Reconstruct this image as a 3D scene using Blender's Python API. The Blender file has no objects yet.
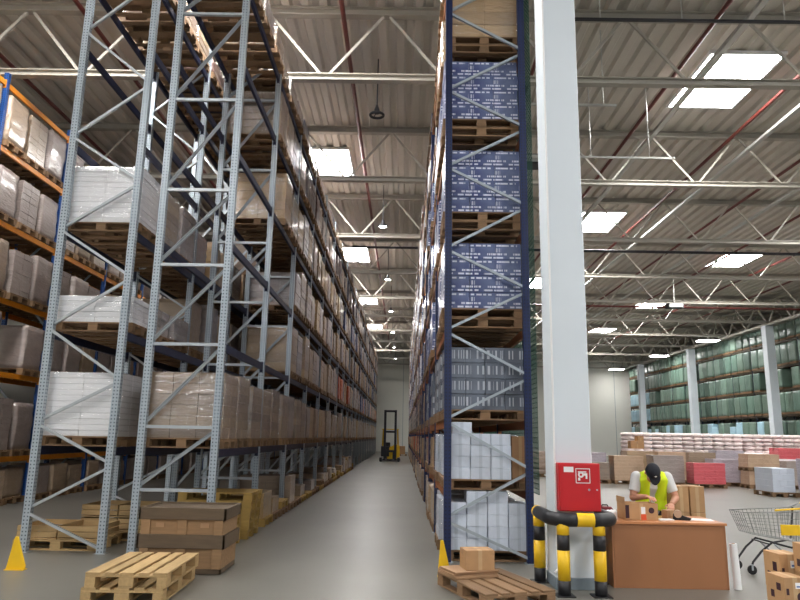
import bpy, bmesh, math, random
from math import sin, cos, pi, radians, sqrt
from mathutils import Vector, Matrix, noise as mnoise
random.seed(7)
S = bpy.context.scene
C = S.collection

# ------------------------------------------------------------------ materials
def srgb(r, g, b):
    f = lambda c: (c / 255 / 12.92) if c / 255 <= .04045 else ((c / 255 + .055) / 1.055) ** 2.4
    return (f(r), f(g), f(b), 1)

class NT:
    def __init__(s, name):
        s.m = bpy.data.materials.new(name); s.m.use_nodes = True
        s.t = s.m.node_tree; s.b = s.t.nodes['Principled BSDF']
    def n(s, t, **kw):
        x = s.t.nodes.new(t)
        for k, v in kw.items(): setattr(x, k, v)
        return x
    def l(s, a, b): s.t.links.new(a, b)
    def math(s, op, a, b=None, c=None):
        x = s.n('ShaderNodeMath', operation=op)
        for i, v in enumerate((a, b, c)):
            if v is None: continue
            if isinstance(v, (int, float)): x.inputs[i].default_value = v
            else: s.l(v, x.inputs[i])
        return x.outputs[0]
    def mix(s, fac, a, b):
        x = s.n('ShaderNodeMix', data_type='RGBA')
        for sock, v in ((x.inputs[0], fac), (x.inputs[6], a), (x.inputs[7], b)):
            if isinstance(v, (int, float, tuple)): sock.default_value = v
            else: s.l(v, sock)
        return x.outputs[2]

def mat(name, col, rough=.6, metal=0., noise=None, rand=0., bump=None, coat=0., spec=None, stretch=None, col2=None):
    """noise=(scale, amount) mottles the colour; rand varies it per object; bump=(scale, strength)."""
    w = NT(name); b = w.b
    b.inputs['Base Color'].default_value = col
    b.inputs['Roughness'].default_value = rough
    b.inputs['Metallic'].default_value = metal
    if coat: b.inputs['Coat Weight'].default_value = coat; b.inputs['Coat Roughness'].default_value = .18
    if spec is not None: b.inputs['Specular IOR Level'].default_value = spec
    out = None
    tc = w.n('ShaderNodeTexCoord')
    vec = tc.outputs['Object']
    if stretch:
        mp = w.n('ShaderNodeMapping'); mp.inputs['Scale'].default_value = stretch
        w.l(vec, mp.inputs['Vector']); vec = mp.outputs[0]
    if rand:
        oi = w.n('ShaderNodeObjectInfo')
        v4 = w.n('ShaderNodeVectorMath', operation='ADD')
        w.l(vec, v4.inputs[0]); cm = w.n('ShaderNodeCombineXYZ')
        w.l(w.math('MULTIPLY', oi.outputs['Random'], 37.), cm.inputs[0]); w.l(w.math('MULTIPLY', oi.outputs['Random'], 19.), cm.inputs[2])
        w.l(cm.outputs[0], v4.inputs[1]); vec = v4.outputs[0]
    if noise or rand:
        hs = w.n('ShaderNodeHueSaturation'); hs.inputs['Color'].default_value = col
        val = 1.0
        if noise:
            nz = w.n('ShaderNodeTexNoise'); nz.inputs['Scale'].default_value = noise[0]; nz.inputs['Detail'].default_value = 5
            w.l(vec, nz.inputs['Vector'])
            val = w.math('MULTIPLY_ADD', nz.outputs['Fac'], 2 * noise[1], 1 - noise[1])
        if rand:
            val = w.math('MULTIPLY', w.math('MULTIPLY_ADD', oi.outputs['Random'], 2 * rand, 1 - rand), val)
            if col2:
                r2 = w.math('FRACT', w.math('MULTIPLY', oi.outputs['Random'], 7.31))
                w.l(w.mix(r2, col, col2), hs.inputs['Color'])
        w.l(val, hs.inputs['Value']); w.l(hs.outputs[0], b.inputs['Base Color'])
    if bump:
        nb = w.n('ShaderNodeTexNoise'); nb.inputs['Scale'].default_value = bump[0]; nb.inputs['Detail'].default_value = 4
        w.l(vec, nb.inputs['Vector'])
        bp = w.n('ShaderNodeBump'); bp.inputs['Strength'].default_value = bump[1]; bp.inputs['Distance'].default_value = .02
        w.l(nb.outputs['Fac'], bp.inputs['Height']); w.l(bp.outputs[0], b.inputs['Normal'])
    return w.m

def emit(name, col, st):
    w = NT(name)
    w.b.inputs['Base Color'].default_value = col
    w.b.inputs['Emission Color'].default_value = col; w.b.inputs['Emission Strength'].default_value = st
    return w.m

def post_mat(name, col, rough, metal, slot=(.02, .02, .02, 1)):
    """steel upright with two rows of punched slots (object space, 5 cm pitch)"""
    w = NT(name); b = w.b
    b.inputs['Roughness'].default_value = rough; b.inputs['Metallic'].default_value = metal
    tc = w.n('ShaderNodeTexCoord'); sp = w.n('ShaderNodeSeparateXYZ'); w.l(tc.outputs['Object'], sp.inputs[0])
    fz = w.math('ABSOLUTE', w.math('SUBTRACT', w.math('FRACT', w.math('MULTIPLY', sp.outputs[2], 20.)), .5))
    inz = w.math('LESS_THAN', fz, .2)
    ax = w.math('ABSOLUTE', w.math('SUBTRACT', w.math('ABSOLUTE', sp.outputs[0]), .024))
    ay = w.math('ABSOLUTE', w.math('SUBTRACT', w.math('ABSOLUTE', sp.outputs[1]), .02))
    geo = w.n('ShaderNodeNewGeometry'); gs = w.n('ShaderNodeSeparateXYZ'); w.l(geo.outputs['Normal'], gs.inputs[0])
    isy = w.math('GREATER_THAN', w.math('ABSOLUTE', gs.outputs[1]), .7)
    mx = w.math('MULTIPLY', w.math('LESS_THAN', ax, .009), isy)
    my = w.math('MULTIPLY', w.math('LESS_THAN', ay, .009), w.math('SUBTRACT', 1., isy))
    fac = w.math('MULTIPLY', inz, w.math('MAXIMUM', mx, my))
    w.l(w.mix(fac, col, slot), b.inputs['Base Color'])
    return w.m

def print_mat(name, base, ink, base2, rows, style):
    """shrink-wrapped printed cases: rows of ink dashes that read as blurred print on every face"""
    w = NT(name); b = w.b
    tc = w.n('ShaderNodeTexCoord'); sp = w.n('ShaderNodeSeparateXYZ'); w.l(tc.outputs['Object'], sp.inputs[0])
    u = w.math('ADD', sp.outputs[0], sp.outputs[1]); v = sp.outputs[2]
    oi = w.n('ShaderNodeObjectInfo')
    row = w.math('MULTIPLY', v, rows)
    fr = w.math('FRACT', row); fl = w.math('FLOOR', row)
    band = lambda lo, hi, x=fr: w.math('MULTIPLY', w.math('GREATER_THAN', x, lo), w.math('LESS_THAN', x, hi))
    def dashes(scale, thr, off):
        cm = w.n('ShaderNodeCombineXYZ'); w.l(w.math('MULTIPLY', u, scale), cm.inputs[0]); w.l(w.math('MULTIPLY', fl, 3.7), cm.inputs[1])
        cm.inputs[2].default_value = off
        nz = w.n('ShaderNodeTexNoise'); nz.inputs['Scale'].default_value = 1.; nz.inputs['Detail'].default_value = 2
        w.l(cm.outputs[0], nz.inputs['Vector'])
        return w.math('GREATER_THAN', nz.outputs['Fac'], thr)
    if style == 'dash':
        cell = w.math('FRACT', w.math('MULTIPLY_ADD', u, 2.6, w.math('MULTIPLY', fl, .5)))
        block = band(.08, .22); line = band(.36, .52); big = band(.6, .94)
        f1 = w.math('MULTIPLY', block, w.math('MULTIPLY', dashes(24., .44, 0.), band(.05, .85, cell)))
        f2 = w.math('MULTIPLY', line, w.math('MULTIPLY', dashes(34., .47, 5.), band(.2, .95, cell)))
        f3 = w.math('MULTIPLY', big, w.math('MULTIPLY', dashes(40., .5, 9.), band(.48, .74, cell)))
        fac = w.math('MAXIMUM', f1, w.math('MAXIMUM', f2, w.math('MULTIPLY', f3, .7)))
        fac = w.math('MULTIPLY', fac, .85)
    else:
        fac = w.math('MULTIPLY', band(.25, .8), dashes(26., .53, 2.))
        fac = w.math('MULTIPLY', fac, .6)
    nz2 = w.n('ShaderNodeTexNoise'); nz2.inputs['Scale'].default_value = 3.
    w.l(tc.outputs['Object'], nz2.inputs['Vector'])
    bs = w.mix(w.math('MULTIPLY_ADD', nz2.outputs['Fac'], 2.4, -.7), base, base2)
    w.l(w.mix(fac, bs, ink), b.inputs['Base Color'])
    b.inputs['Roughness'].default_value = .32; b.inputs['Coat Weight'].default_value = .3; b.inputs['Coat Roughness'].default_value = .2
    nb = w.n('ShaderNodeTexNoise'); nb.inputs['Scale'].default_value = 9.; w.l(tc.outputs['Object'], nb.inputs['Vector'])
    bp = w.n('ShaderNodeBump'); bp.inputs['Strength'].default_value = .35; bp.inputs['Distance'].default_value = .03
    w.l(nb.outputs['Fac'], bp.inputs['Height']); w.l(bp.outputs[0], b.inputs['Normal'])
    return w.m

def carton_mat(name, col, tape, n_rand=.12):
    """cardboard carton with a paler tape strip and a small printed label patch"""
    w = NT(name); b = w.b; b.inputs['Roughness'].default_value = .75
    tc = w.n('ShaderNodeTexCoord'); sp = w.n('ShaderNodeSeparateXYZ'); w.l(tc.outputs['Object'], sp.inputs[0])
    strip = w.math('LESS_THAN', w.math('ABSOLUTE', sp.outputs[0]), .022)
    oi = w.n('ShaderNodeObjectInfo')
    nz = w.n('ShaderNodeTexNoise'); nz.inputs['Scale'].default_value = 14.; w.l(tc.outputs['Object'], nz.inputs['Vector'])
    hs = w.n('ShaderNodeHueSaturation'); w.l(w.mix(w.math('MULTIPLY', strip, .6), col, tape), hs.inputs['Color'])
    w.l(w.math('MULTIPLY', w.math('MULTIPLY_ADD', oi.outputs['Random'], 2 * n_rand, 1 - n_rand), w.math('MULTIPLY_ADD', nz.outputs['Fac'], .2, .9)), hs.inputs['Value'])
    w.l(hs.outputs[0], b.inputs['Base Color'])
    return w.m

M = {}
M['floor'] = mat('concrete_floor', srgb(110, 108, 101), .36, noise=(.55, .26), bump=(40, .04))
M['deck'] = mat('roof_deck', srgb(206, 200, 190), .5, noise=(.3, .08), spec=.4)
M['truss'] = mat('truss_paint', srgb(172, 167, 156), .5, noise=(2., .08))
M['wall'] = mat('wall_panel', srgb(224, 223, 214), .6, noise=(.4, .05))
M['column'] = mat('column_paint', srgb(212, 220, 226), .55, noise=(1.2, .05))
M['colfoot'] = mat('column_foot', srgb(120, 132, 140), .6, noise=(5, .2))
M['post'] = post_mat('galvanised_post', srgb(168, 178, 186), .4, .3, srgb(84, 92, 98))
M['postnavy'] = post_mat('navy_post', srgb(14, 32, 76), .42, 0., srgb(8, 14, 34))
M['postblue'] = post_mat('blue_post', srgb(30, 74, 140), .45, 0., srgb(8, 14, 34))
M['galv'] = mat('galvanised', srgb(178, 184, 188), .42, .5, noise=(12, .12))
M['brace'] = mat('pale_brace', srgb(168, 178, 186), .45, .35, noise=(8, .1))
M['navybeam'] = mat('navy_beam', srgb(20, 28, 58), .5, noise=(3, .15))
M['orange'] = mat('orange_beam', srgb(220, 136, 26), .45, noise=(2.5, .2))
M['rust'] = mat('brown_beam', srgb(150, 92, 52), .5, noise=(2.5, .25))
M['darkbeam'] = mat('olive_beam', srgb(84, 74, 58), .5, noise=(2.5, .25))
M['navyfar'] = mat('navy_far', srgb(24, 36, 52), .5)
M['wood'] = mat('pallet_wood', srgb(132, 103, 74), .75, noise=(5, .28), rand=.22, stretch=(1, 6, 6), bump=(30, .15))
M['woodnew'] = mat('fresh_pallet_wood', srgb(176, 147, 102), .72, noise=(5, .24), rand=.12, stretch=(1, 7, 7), bump=(30, .15))
M['wooddark'] = mat('weathered_wood', srgb(92, 77, 60), .8, noise=(4, .3), rand=.1, stretch=(1, 7, 7), bump=(30, .2))
M['woodcrate'] = mat('crate_wood', srgb(142, 112, 80), .78, noise=(4, .3), rand=.1, stretch=(1, 7, 7), bump=(30, .2))
M['woodyel'] = mat('yellow_pallet_wood', srgb(176, 144, 78), .72, noise=(5, .25), rand=.15, stretch=(1, 7, 7))
FB = (7., .9)
M['taupe'] = mat('taupe_wrapped', srgb(150, 132, 118), .34, noise=(3.5, .2), rand=.18, bump=FB, coat=.7, stretch=(1, 1, 3.), col2=srgb(170, 148, 122))
M['kraft'] = mat('kraft_wrapped', srgb(190, 158, 110), .4, noise=(3.5, .14), rand=.14, bump=FB, coat=.7, stretch=(1, 1, 3.), col2=srgb(180, 152, 120))
M['greywrap'] = mat('grey_wrapped', srgb(172, 160, 154), .3, noise=(3., .2), rand=.16, bump=FB, coat=.7, stretch=(1, 1, 3.), col2=srgb(150, 136, 130))
M['silver'] = mat('silver_wrapped', srgb(242, 242, 244), .22, noise=(2.5, .1), rand=.05, bump=(6., .6), coat=.6, stretch=(.6, .6, 5.))
M['darkwrap'] = mat('dark_wrapped', srgb(86, 66, 58), .35, noise=(3, .3), rand=.3, bump=FB, coat=.3, col2=srgb(60, 64, 88))
M['redwrap'] = mat('red_wrapped', srgb(158, 66, 42), .35, noise=(3, .2), rand=.2, bump=FB, coat=.3, col2=srgb(186, 100, 52))
M['bluewrap'] = mat('blue_wrapped', srgb(58, 72, 120), .35, noise=(3, .2), rand=.2, bump=FB, coat=.3)
M['green'] = mat('green_wrapped', srgb(84, 110, 98), .4, noise=(2, .22), rand=.28, bump=FB, coat=.25, stretch=(3, 3, .6), col2=srgb(112, 134, 120))
M['pale'] = mat('pale_blue_wrapped', srgb(172, 208, 224), .4, noise=(2, .1), rand=.1, bump=FB, coat=.25)
M['pink'] = mat('pinkish_sacks', srgb(238, 224, 222), .5, noise=(5, .12), rand=.07, bump=(5., .5), stretch=(1, 1, 2))
M['pinkred'] = mat('red_film', srgb(206, 92, 100), .3, noise=(3, .12), rand=.1, bump=FB, coat=.4, stretch=(1, 1, 3))
M['tan'] = mat('tan_wrapped', srgb(188, 160, 134), .45, noise=(3, .15), rand=.1, bump=FB, coat=.2)
M['lilac'] = mat('lilac_wrapped', srgb(180, 172, 182), .35, noise=(4, .2), rand=.1, bump=FB, coat=.3, stretch=(1, 1, 5))
M['blueprint'] = print_mat('blue_printed_cases', srgb(48, 60, 116), srgb(226, 230, 244), srgb(104, 116, 152), 5.4, 'dash')
M['bottle'] = print_mat('grey_bottle_packs', srgb(112, 120, 134), srgb(212, 218, 226), srgb(84, 90, 102), 4.4, 'bar')
M['whitebox'] = carton_mat('white_cartons', srgb(206, 214, 226), srgb(176, 186, 198), .05)
M['whiteload'] = mat('white_carton_load', srgb(200, 208, 220), .5, noise=(3, .06), rand=.06)
M['box'] = carton_mat('brown_carton', srgb(182, 142, 100), srgb(204, 176, 136), .1)
M['boxdark'] = carton_mat('dark_brown_carton', srgb(156, 118, 84), srgb(180, 150, 110), .1)
M['sheet'] = mat('flat_cardboard', srgb(164, 130, 98), .8, noise=(6, .12))
M['yellow'] = mat('safety_yellow', srgb(236, 190, 24), .45, noise=(9, .1))
M['black'] = mat('black_paint', srgb(30, 30, 34), .5, noise=(9, .15))
M['rubber'] = mat('black_rubber', srgb(24, 24, 26), .75)
M['red'] = mat('hydrant_red', srgb(190, 24, 32), .38, noise=(4, .05))
M['white'] = mat('white_paint', srgb(236, 236, 236), .5)
M['desk'] = mat('desk_laminate', srgb(158, 108, 72), .42, noise=(3, .1), stretch=(1, 1, .25))
M['desktop'] = mat('desk_top_laminate', srgb(190, 128, 82), .4, noise=(3, .1), stretch=(.3, 1, 1))
M['net'] = mat('green_net', srgb(22, 74, 60), .7)
M['pipered'] = mat('red_pipe', srgb(104, 46, 40), .45, noise=(3, .1))
M['dark'] = mat('dark_steel', srgb(44, 44, 48), .45, .3)
M['chrome'] = mat('cart_wire', srgb(150, 152, 150), .35, .7)
M['duct'] = mat('cable_tray', srgb(190, 190, 186), .45, .4)
M['skin'] = mat('skin', srgb(196, 140, 112), .55)
M['hair'] = mat('short_hair', srgb(48, 36, 30), .7)
M['tee'] = mat('grey_tshirt', srgb(212, 212, 212), .85, noise=(12, .06))
M['vest'] = mat('hi_vis_vest', srgb(214, 240, 30), .75, noise=(12, .05))
M['cap'] = mat('navy_cap', srgb(18, 20, 32), .8)
M['trousers'] = mat('dark_trousers', srgb(40, 42, 50), .85)
M['eye'] = mat('eye_white', srgb(230, 230, 228), .3)
M['lip'] = mat('lip', srgb(160, 90, 80), .5)
M['paper'] = mat('white_paper', srgb(240, 240, 240), .7)
M['ink'] = mat('dark_print', srgb(58, 30, 40), .7)
M['orangeprint'] = mat('orange_print', srgb(220, 90, 50), .7)
M['bluelabel'] = mat('blue_label', srgb(70, 100, 170), .6)
M['sky'] = emit('skylight_pane', (1., .985, .97, 1), 60.)
M['lamp'] = emit('lamp_glow', (1., .98, .95, 1), 60.)
def film():
    w = NT('clear_stretch_film'); t = w.t
    tr = w.n('ShaderNodeBsdfTransparent'); gl = w.n('ShaderNodeBsdfGlossy'); gl.inputs['Roughness'].default_value = .16
    gl.inputs['Color'].default_value = (.9, .9, .92, 1)
    tc = w.n('ShaderNodeTexCoord'); mp = w.n('ShaderNodeMapping'); mp.inputs['Scale'].default_value = (1.2, 1.2, 6)
    nz = w.n('ShaderNodeTexNoise'); nz.inputs['Scale'].default_value = 3.; nz.inputs['Detail'].default_value = 5
    w.l(tc.outputs['Object'], mp.inputs[0]); w.l(mp.outputs[0], nz.inputs['Vector'])
    bp = w.n('ShaderNodeBump'); bp.inputs['Strength'].default_value = .8; bp.inputs['Distance'].default_value = .03
    w.l(nz.outputs['Fac'], bp.inputs['Height']); w.l(bp.outputs[0], gl.inputs['Normal'])
    mx = w.n('ShaderNodeMixShader'); mx.inputs[0].default_value = .14
    w.l(tr.outputs[0], mx.inputs[1]); w.l(gl.outputs[0], mx.inputs[2])
    w.l(mx.outputs[0], t.nodes['Material Output'].inputs['Surface'])
    return w.m
M['film'] = film()

# ------------------------------------------------------------------ mesh helpers
class MB:
    def __init__(s): s.v = []; s.f = []
    def box(s, x0, x1, y0, y1, z0, z1, T=None):
        b = len(s.v)
        p = [(x0, y0, z0), (x1, y0, z0), (x1, y1, z0), (x0, y1, z0), (x0, y0, z1), (x1, y0, z1), (x1, y1, z1), (x0, y1, z1)]
        s.v += [tuple(T @ Vector(q)) for q in p] if T else p
        s.f += [tuple(b + i for i in q) for q in ((0, 3, 2, 1), (4, 5, 6, 7), (0, 1, 5, 4), (1, 2, 6, 5), (2, 3, 7, 6), (3, 0, 4, 7))]
        return s
    def cbox(s, x, y, z, w, d, h, T=None): return s.box(x - w / 2, x + w / 2, y - d / 2, y + d / 2, z, z + h, T)
    def bar(s, p, q, w, d, up=(0, 0, 1)):
        """rectangular bar from p to q, w across, d along the up-ish direction"""
        p = Vector(p); q = Vector(q); a = (q - p); L = a.length; a.normalize()
        x = a.cross(Vector(up));
        if x.length < 1e-4: x = a.cross(Vector((0, 1, 0)))
        x.normalize(); y = x.cross(a)
        T = Matrix((x, a, -y)).transposed().to_4x4()
        T = Matrix.Translation(p) @ T
        return s.box(-w / 2, w / 2, 0, L, -d / 2, d / 2, T)
    def tube(s, pts, r, n=10, cap=True, radii=None):
        pts = [Vector(p) for p in pts]; b = len(s.v); k = len(pts)
        prev = None
        for i, p in enumerate(pts):
            a = (pts[min(i + 1, k - 1)] - pts[max(i - 1, 0)]).normalized()
            if prev is None:
                x = a.orthogonal().normalized()
            else:
                x = (prev - a * prev.dot(a)).normalized()
            prev = x; y = a.cross(x)
            rr = radii[i] if radii else r
            s.v += [tuple(p + (x * cos(2 * pi * j / n) + y * sin(2 * pi * j / n)) * rr) for j in range(n)]
        for i in range(k - 1):
            for j in range(n):
                s.f.append((b + i * n + j, b + i * n + (j + 1) % n, b + (i + 1) * n + (j + 1) % n, b + (i + 1) * n + j))
        if cap:
            s.f.append(tuple(b + j for j in reversed(range(n)))); s.f.append(tuple(b + (k - 1) * n + j for j in range(n)))
        return s
    def prism(s, poly, axis, a, b):
        """extrude a 2D polygon along an axis"""
        k = len(poly); o = len(s.v)
        for t in (a, b):
            for (u, w) in poly:
                s.v.append({'x': (t, u, w), 'y': (u, t, w), 'z': (u, w, t)}[axis])
        s.f.append(tuple(o + i for i in reversed(range(k)))); s.f.append(tuple(o + k + i for i in range(k)))
        for i in range(k): s.f.append((o + i, o + (i + 1) % k, o + k + (i + 1) % k, o + k + i))
        return s
    def ell(s, c, r, n=14, m=9, T=None):
        b = len(s.v); c = Vector(c)
        P = [c + Vector((0, 0, -r[2]))]
        for i in range(1, m):
            ph = -pi / 2 + pi * i / m
            for j in range(n):
                P.append(c + Vector((r[0] * cos(ph) * cos(2 * pi * j / n), r[1] * cos(ph) * sin(2 * pi * j / n), r[2] * sin(ph))))
        P.append(c + Vector((0, 0, r[2])))
        s.v += [tuple(T @ p if T else p) for p in P]
        for j in range(n): s.f.append((b, b + 1 + (j + 1) % n, b + 1 + j))
        for i in range(m - 2):
            for j in range(n):
                q = b + 1 + i * n; s.f.append((q + j, q + (j + 1) % n, q + n + (j + 1) % n, q + n + j))
        q = b + 1 + (m - 2) * n; t = len(s.v) - 1
        for j in range(n): s.f.append((q + j, q + (j + 1) % n, t))
        return s
    def mesh(s, name, m, bevel=0., smooth=False, fix=True):
        me = bpy.data.meshes.new(name); me.from_pydata(s.v, [], s.f)
        if fix or bevel:
            bm = bmesh.new(); bm.from_mesh(me)
            if bevel: bmesh.ops.bevel(bm, geom=bm.edges[:], offset=bevel, segments=1, affect='EDGES', clamp_overlap=True)
            bmesh.ops.recalc_face_normals(bm, faces=bm.faces[:])
            bm.to_mesh(me); bm.free()
        me.materials.append(M[m] if isinstance(m, str) else m)
        if smooth: me.polygons.foreach_set('use_smooth', [True] * len(me.polygons))
        me.update(); return me

def link(name, data, parent=None, loc=(0, 0, 0), rz=0.):
    o = bpy.data.objects.new(name, data); C.objects.link(o)
    o.location = loc; o.rotation_euler = (0, 0, rz)
    if parent: o.parent = parent
    return o
def obj(name, mb, m, parent=None, loc=(0, 0, 0), rz=0., bevel=0., smooth=False):
    return link(name, mb.mesh(name, m, bevel, smooth), parent, loc, rz)
def tag(o, label, cat, group=None, kind=None):
    o['label'] = label; o['category'] = cat
    if group: o['group'] = group
    if kind: o['kind'] = kind
    return o
def thing(name, label, cat, loc=(0, 0, 0), rz=0., group=None, kind=None):
    return tag(link(name, None, None, loc, rz), label, cat, group, kind)
def struct(name, mb, m, bevel=0.):
    o = obj(name, mb, m, bevel=bevel); o['kind'] = 'structure'; return o
def kids(o, table): return table.get(o.name, [])
KIDS = {}
def child_of(o, ch): KIDS.setdefault(o.name, []).append(ch)
def dup(root, loc, rz=0., label=None, group=None):
    r = root.copy(); C.objects.link(r); r.location = loc; r.rotation_euler = (0, 0, rz)
    if label: r['label'] = label
    if group: r['group'] = group
    for ch in root.children:
        c = ch.copy(); C.objects.link(c); c.parent = r
        for g in ch.children:
            d = g.copy(); C.objects.link(d); d.parent = c
    return r
ORD = 'zeroth first second third fourth fifth sixth seventh eighth ninth tenth eleventh twelfth thirteenth fourteenth fifteenth sixteenth seventeenth eighteenth nineteenth'.split()
TENS = {20: 'twent', 30: 'thirt', 40: 'fort', 50: 'fift', 60: 'sixt', 70: 'sevent'}
def ordw(n):
    if n < 20: return ORD[n]
    t = n // 10 * 10; u = n % 10
    return TENS[t] + 'ieth' if u == 0 else TENS[t] + 'y-' + ORD[u]

# ------------------------------------------------------------------ camera
F_PX = 672.; PITCH = radians(11.5); ROLL = radians(1.05); YAW = radians(.42); EYE = Vector((0, 0, 1.65))
fw = Vector((-sin(YAW) * cos(PITCH), cos(YAW) * cos(PITCH), sin(PITCH)))
r0 = Vector((cos(YAW), sin(YAW), 0)); u0 = r0.cross(fw)
rr = r0 * cos(ROLL) + u0 * sin(ROLL); uu = -r0 * sin(ROLL) + u0 * cos(ROLL)
cd = bpy.data.cameras.new('camera'); cam = link('camera', cd)
cam.matrix_world = Matrix.Translation(EYE) @ Matrix((rr, uu, -fw)).transposed().to_4x4()
cd.sensor_width = 36; cd.lens = F_PX / 800 * 36; cd.clip_start = .05; cd.clip_end = 300
S.camera = cam

# ------------------------------------------------------------------ the hall
XL, XR, YB, YE = -13.2, 29.5, -14., 77.
ZROOF = 11.35
struct('floor', MB().box(XL, XR, YB, YE, -.2, 0), 'floor')
struct('wall_end', MB().box(XL, XR, YE, YE + .3, -.2, ZROOF + .4), 'wall')
mb = MB()
for x in range(-12, 30, 3): mb.box(x - .02, x + .02, YE - .02, YE - .002, 0, ZROOF)
struct('trim_1', mb, 'colfoot')
struct('wall_left', MB().box(XL - .3, XL, YB, YE + .3, -.2, ZROOF + .4), 'wall')
struct('wall_right', MB().box(XR, XR + .3, YB, YE + .3, -.2, ZROOF + .4), 'wall')
# corrugated roof deck: trapezoidal ribs running away from the camera
prof = []; x = XL - .3; p = .44
while x < XR + .3:
    prof += [(x, ZROOF), (x + .17, ZROOF), (x + .23, ZROOF + .1), (x + .38, ZROOF + .1)]; x += p
v = []; f = []
for (a, z) in prof: v += [(a, YB, z), (a, YE + .3, z)]
for i in range(len(prof) - 1): f.append((2 * i, 2 * i + 1, 2 * i + 3, 2 * i + 2))
b = len(v); v += [(prof[0][0], YB, ZROOF + .3), (prof[-1][0], YB, ZROOF + .3), (prof[-1][0], YE + .3, ZROOF + .3), (prof[0][0], YE + .3, ZROOF + .3)]
f.append((b, b + 1, b + 2, b + 3))
mb = MB(); mb.v = v; mb.f = f
o = link('ceiling', mb.mesh('ceiling', 'deck', fix=False)); o['kind'] = 'structure'

# roof trusses across the hall
ZB, ZT, TY0, TDY = 9.55, 11.13, 13.9, 6.1
NT_ = 11
for k in range(-2, NT_):
    y = TY0 + TDY * k
    if k >= 0: lab = f'pale steel lattice roof truss, {ordw(k + 1)} in view from the camera'
    else: continue
    t = thing('roof_truss', lab, 'roof truss', (0, y, ZB), 0, 'roof trusses across the hall')
    mb = MB().box(XL, XR, -.09, .09, -.05, -.03).box(XL, XR, -.012, .012, -.03, .09); mb.box(XL, XR, -.09, .09, .09, .11)
    obj('bottom_chord', mb, 'truss', t)
    H = ZT - ZB
    mb = MB().box(XL, XR, -.1, .1, H, H + .02).box(XL, XR, -.014, .014, H + .02, H + .18).box(XL, XR, -.1, .1, H + .18, H + .2)
    obj('top_chord', mb, 'truss', t)
    xs = -1.9 - 2.75 * 4; one = MB()
    while xs < XR - 1.5:
        for s in (-1, 1):
            p0, p1 = (xs + s * .07, 0, .08), (xs + s * 1.30, 0, H)
            if p1[0] < XL or p1[0] > XR: continue
            if k < 4: obj('web_member', MB().bar(p0, p1, .06, .05, (0, 1, 0)), 'truss', t)
            else: one.bar(p0, p1, .06, .05, (0, 1, 0))
        xs += 2.75
    if k >= 4:
        w = obj('web_bracing', one, 'truss', t)
# long girder on the far column line and over the near column line
for nm, xg, lab in (('far', 24.2, 'long lattice girder carried by the tall white columns before the green rack'), ('near', 1.98, 'long lattice girder above the white column beside the navy rack')):
    t = thing('roof_girder', lab, 'roof girder', (xg, 7.8, ZB - .12))
    L0, L1 = 0., YE - 8.
    obj('bottom_chord', MB().box(-.12, .12, L0, L1, -.1, .04), 'truss', t)
    obj('top_chord', MB().box(-.1, .1, L0, L1, 1.42, 1.54), 'truss', t)
    mb = MB(); yy = 0.
    while yy < L1 - 4:
        mb.bar((0, yy + .1, .02), (0, yy + 1.4, 1.44), .08, .08, (1, 0, 0)); mb.bar((0, yy + 2.75, .02), (0, yy + 1.5, 1.44), .08, .08, (1, 0, 0)); yy += 2.8
    obj('web_bracing', mb, 'truss', t)

# columns
def column(x, y, w, name='column'):
    o = struct(name, MB().box(x - w / 2, x + w / 2, y - w / 2, y + w / 2, 0, ZB - .22), 'column', .012); return o
CX, CY = 1.985, 8.275
column(CX, CY, .45, 'column_near')
o = struct('column_near_foot', MB().box(CX - .24, CX + .24, CY - .24, CY + .24, 0, .13), 'colfoot', .006)
for yy in (44.4, 56.6, 68.8): column(24.2, yy, .55, 'column')

# sprinkler pipes and cable trays along the roof
pn = 0
for x, lab in ((-10.4, 'above the orange-beamed rack'), (-7.4, 'above the gap behind the silver racks'), (-4.5, 'above the silver racks'), (-1.5, 'above the middle of the aisle'), (3.2, 'just past the white column'),
          (6.9, 'beside the nearest roof skylight'), (10.1, 'next to the cable tray over the packing area'), (13.2, 'over the floor stacks'), (16.4, 'beside the far skylights'), (19.6, 'over the pinkish sack stacks'), (22.6, 'nearest the far white columns')):
    o = obj('sprinkler_pipe', MB().tube([(x, YB + .5, 10.98), (x, YE - .3, 10.98)], .055, 8), 'pipered', smooth=False)
    tag(o, f'long red-brown sprinkler pipe under the roof {lab}', 'pipe', 'sprinkler pipes')
for x, lab in ((7.3, 'above the packing desk'), (10.6, 'over the packing area'), (14.0, 'over the floor stacks')):
    o = obj('cable_tray', MB().box(x - .07, x + .07, 6, YE - 4, 10.55, 10.57).box(x - .07, x - .06, 6, YE - 4, 10.57, 10.63).box(x + .06, x + .07, 6, YE - 4, 10.57, 10.63), 'duct')
    tag(o, f'pale metal cable tray running under the roof {lab}', 'cable tray')
o = obj('cross_pipe', MB().tube([(2.8, 26.6, 9.25), (XR - .5, 26.6, 9.25)], .06, 8), 'dark'); tag(o, 'dark straight pipe under the third roof truss', 'pipe')
o = obj('cross_pipe', MB().tube([(-2.2, 26.6, 9.25), (.5, 26.6, 9.25)], .05, 8), 'dark'); tag(o, 'short dark pipe across the aisle under the third roof truss', 'pipe')
o = obj('cross_pipe', MB().tube([(2.8, 38.9, 9.4), (XR - .5, 38.9, 9.4)], .06, 8), 'pipered'); tag(o, 'red straight pipe under the fifth roof truss', 'pipe')
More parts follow.
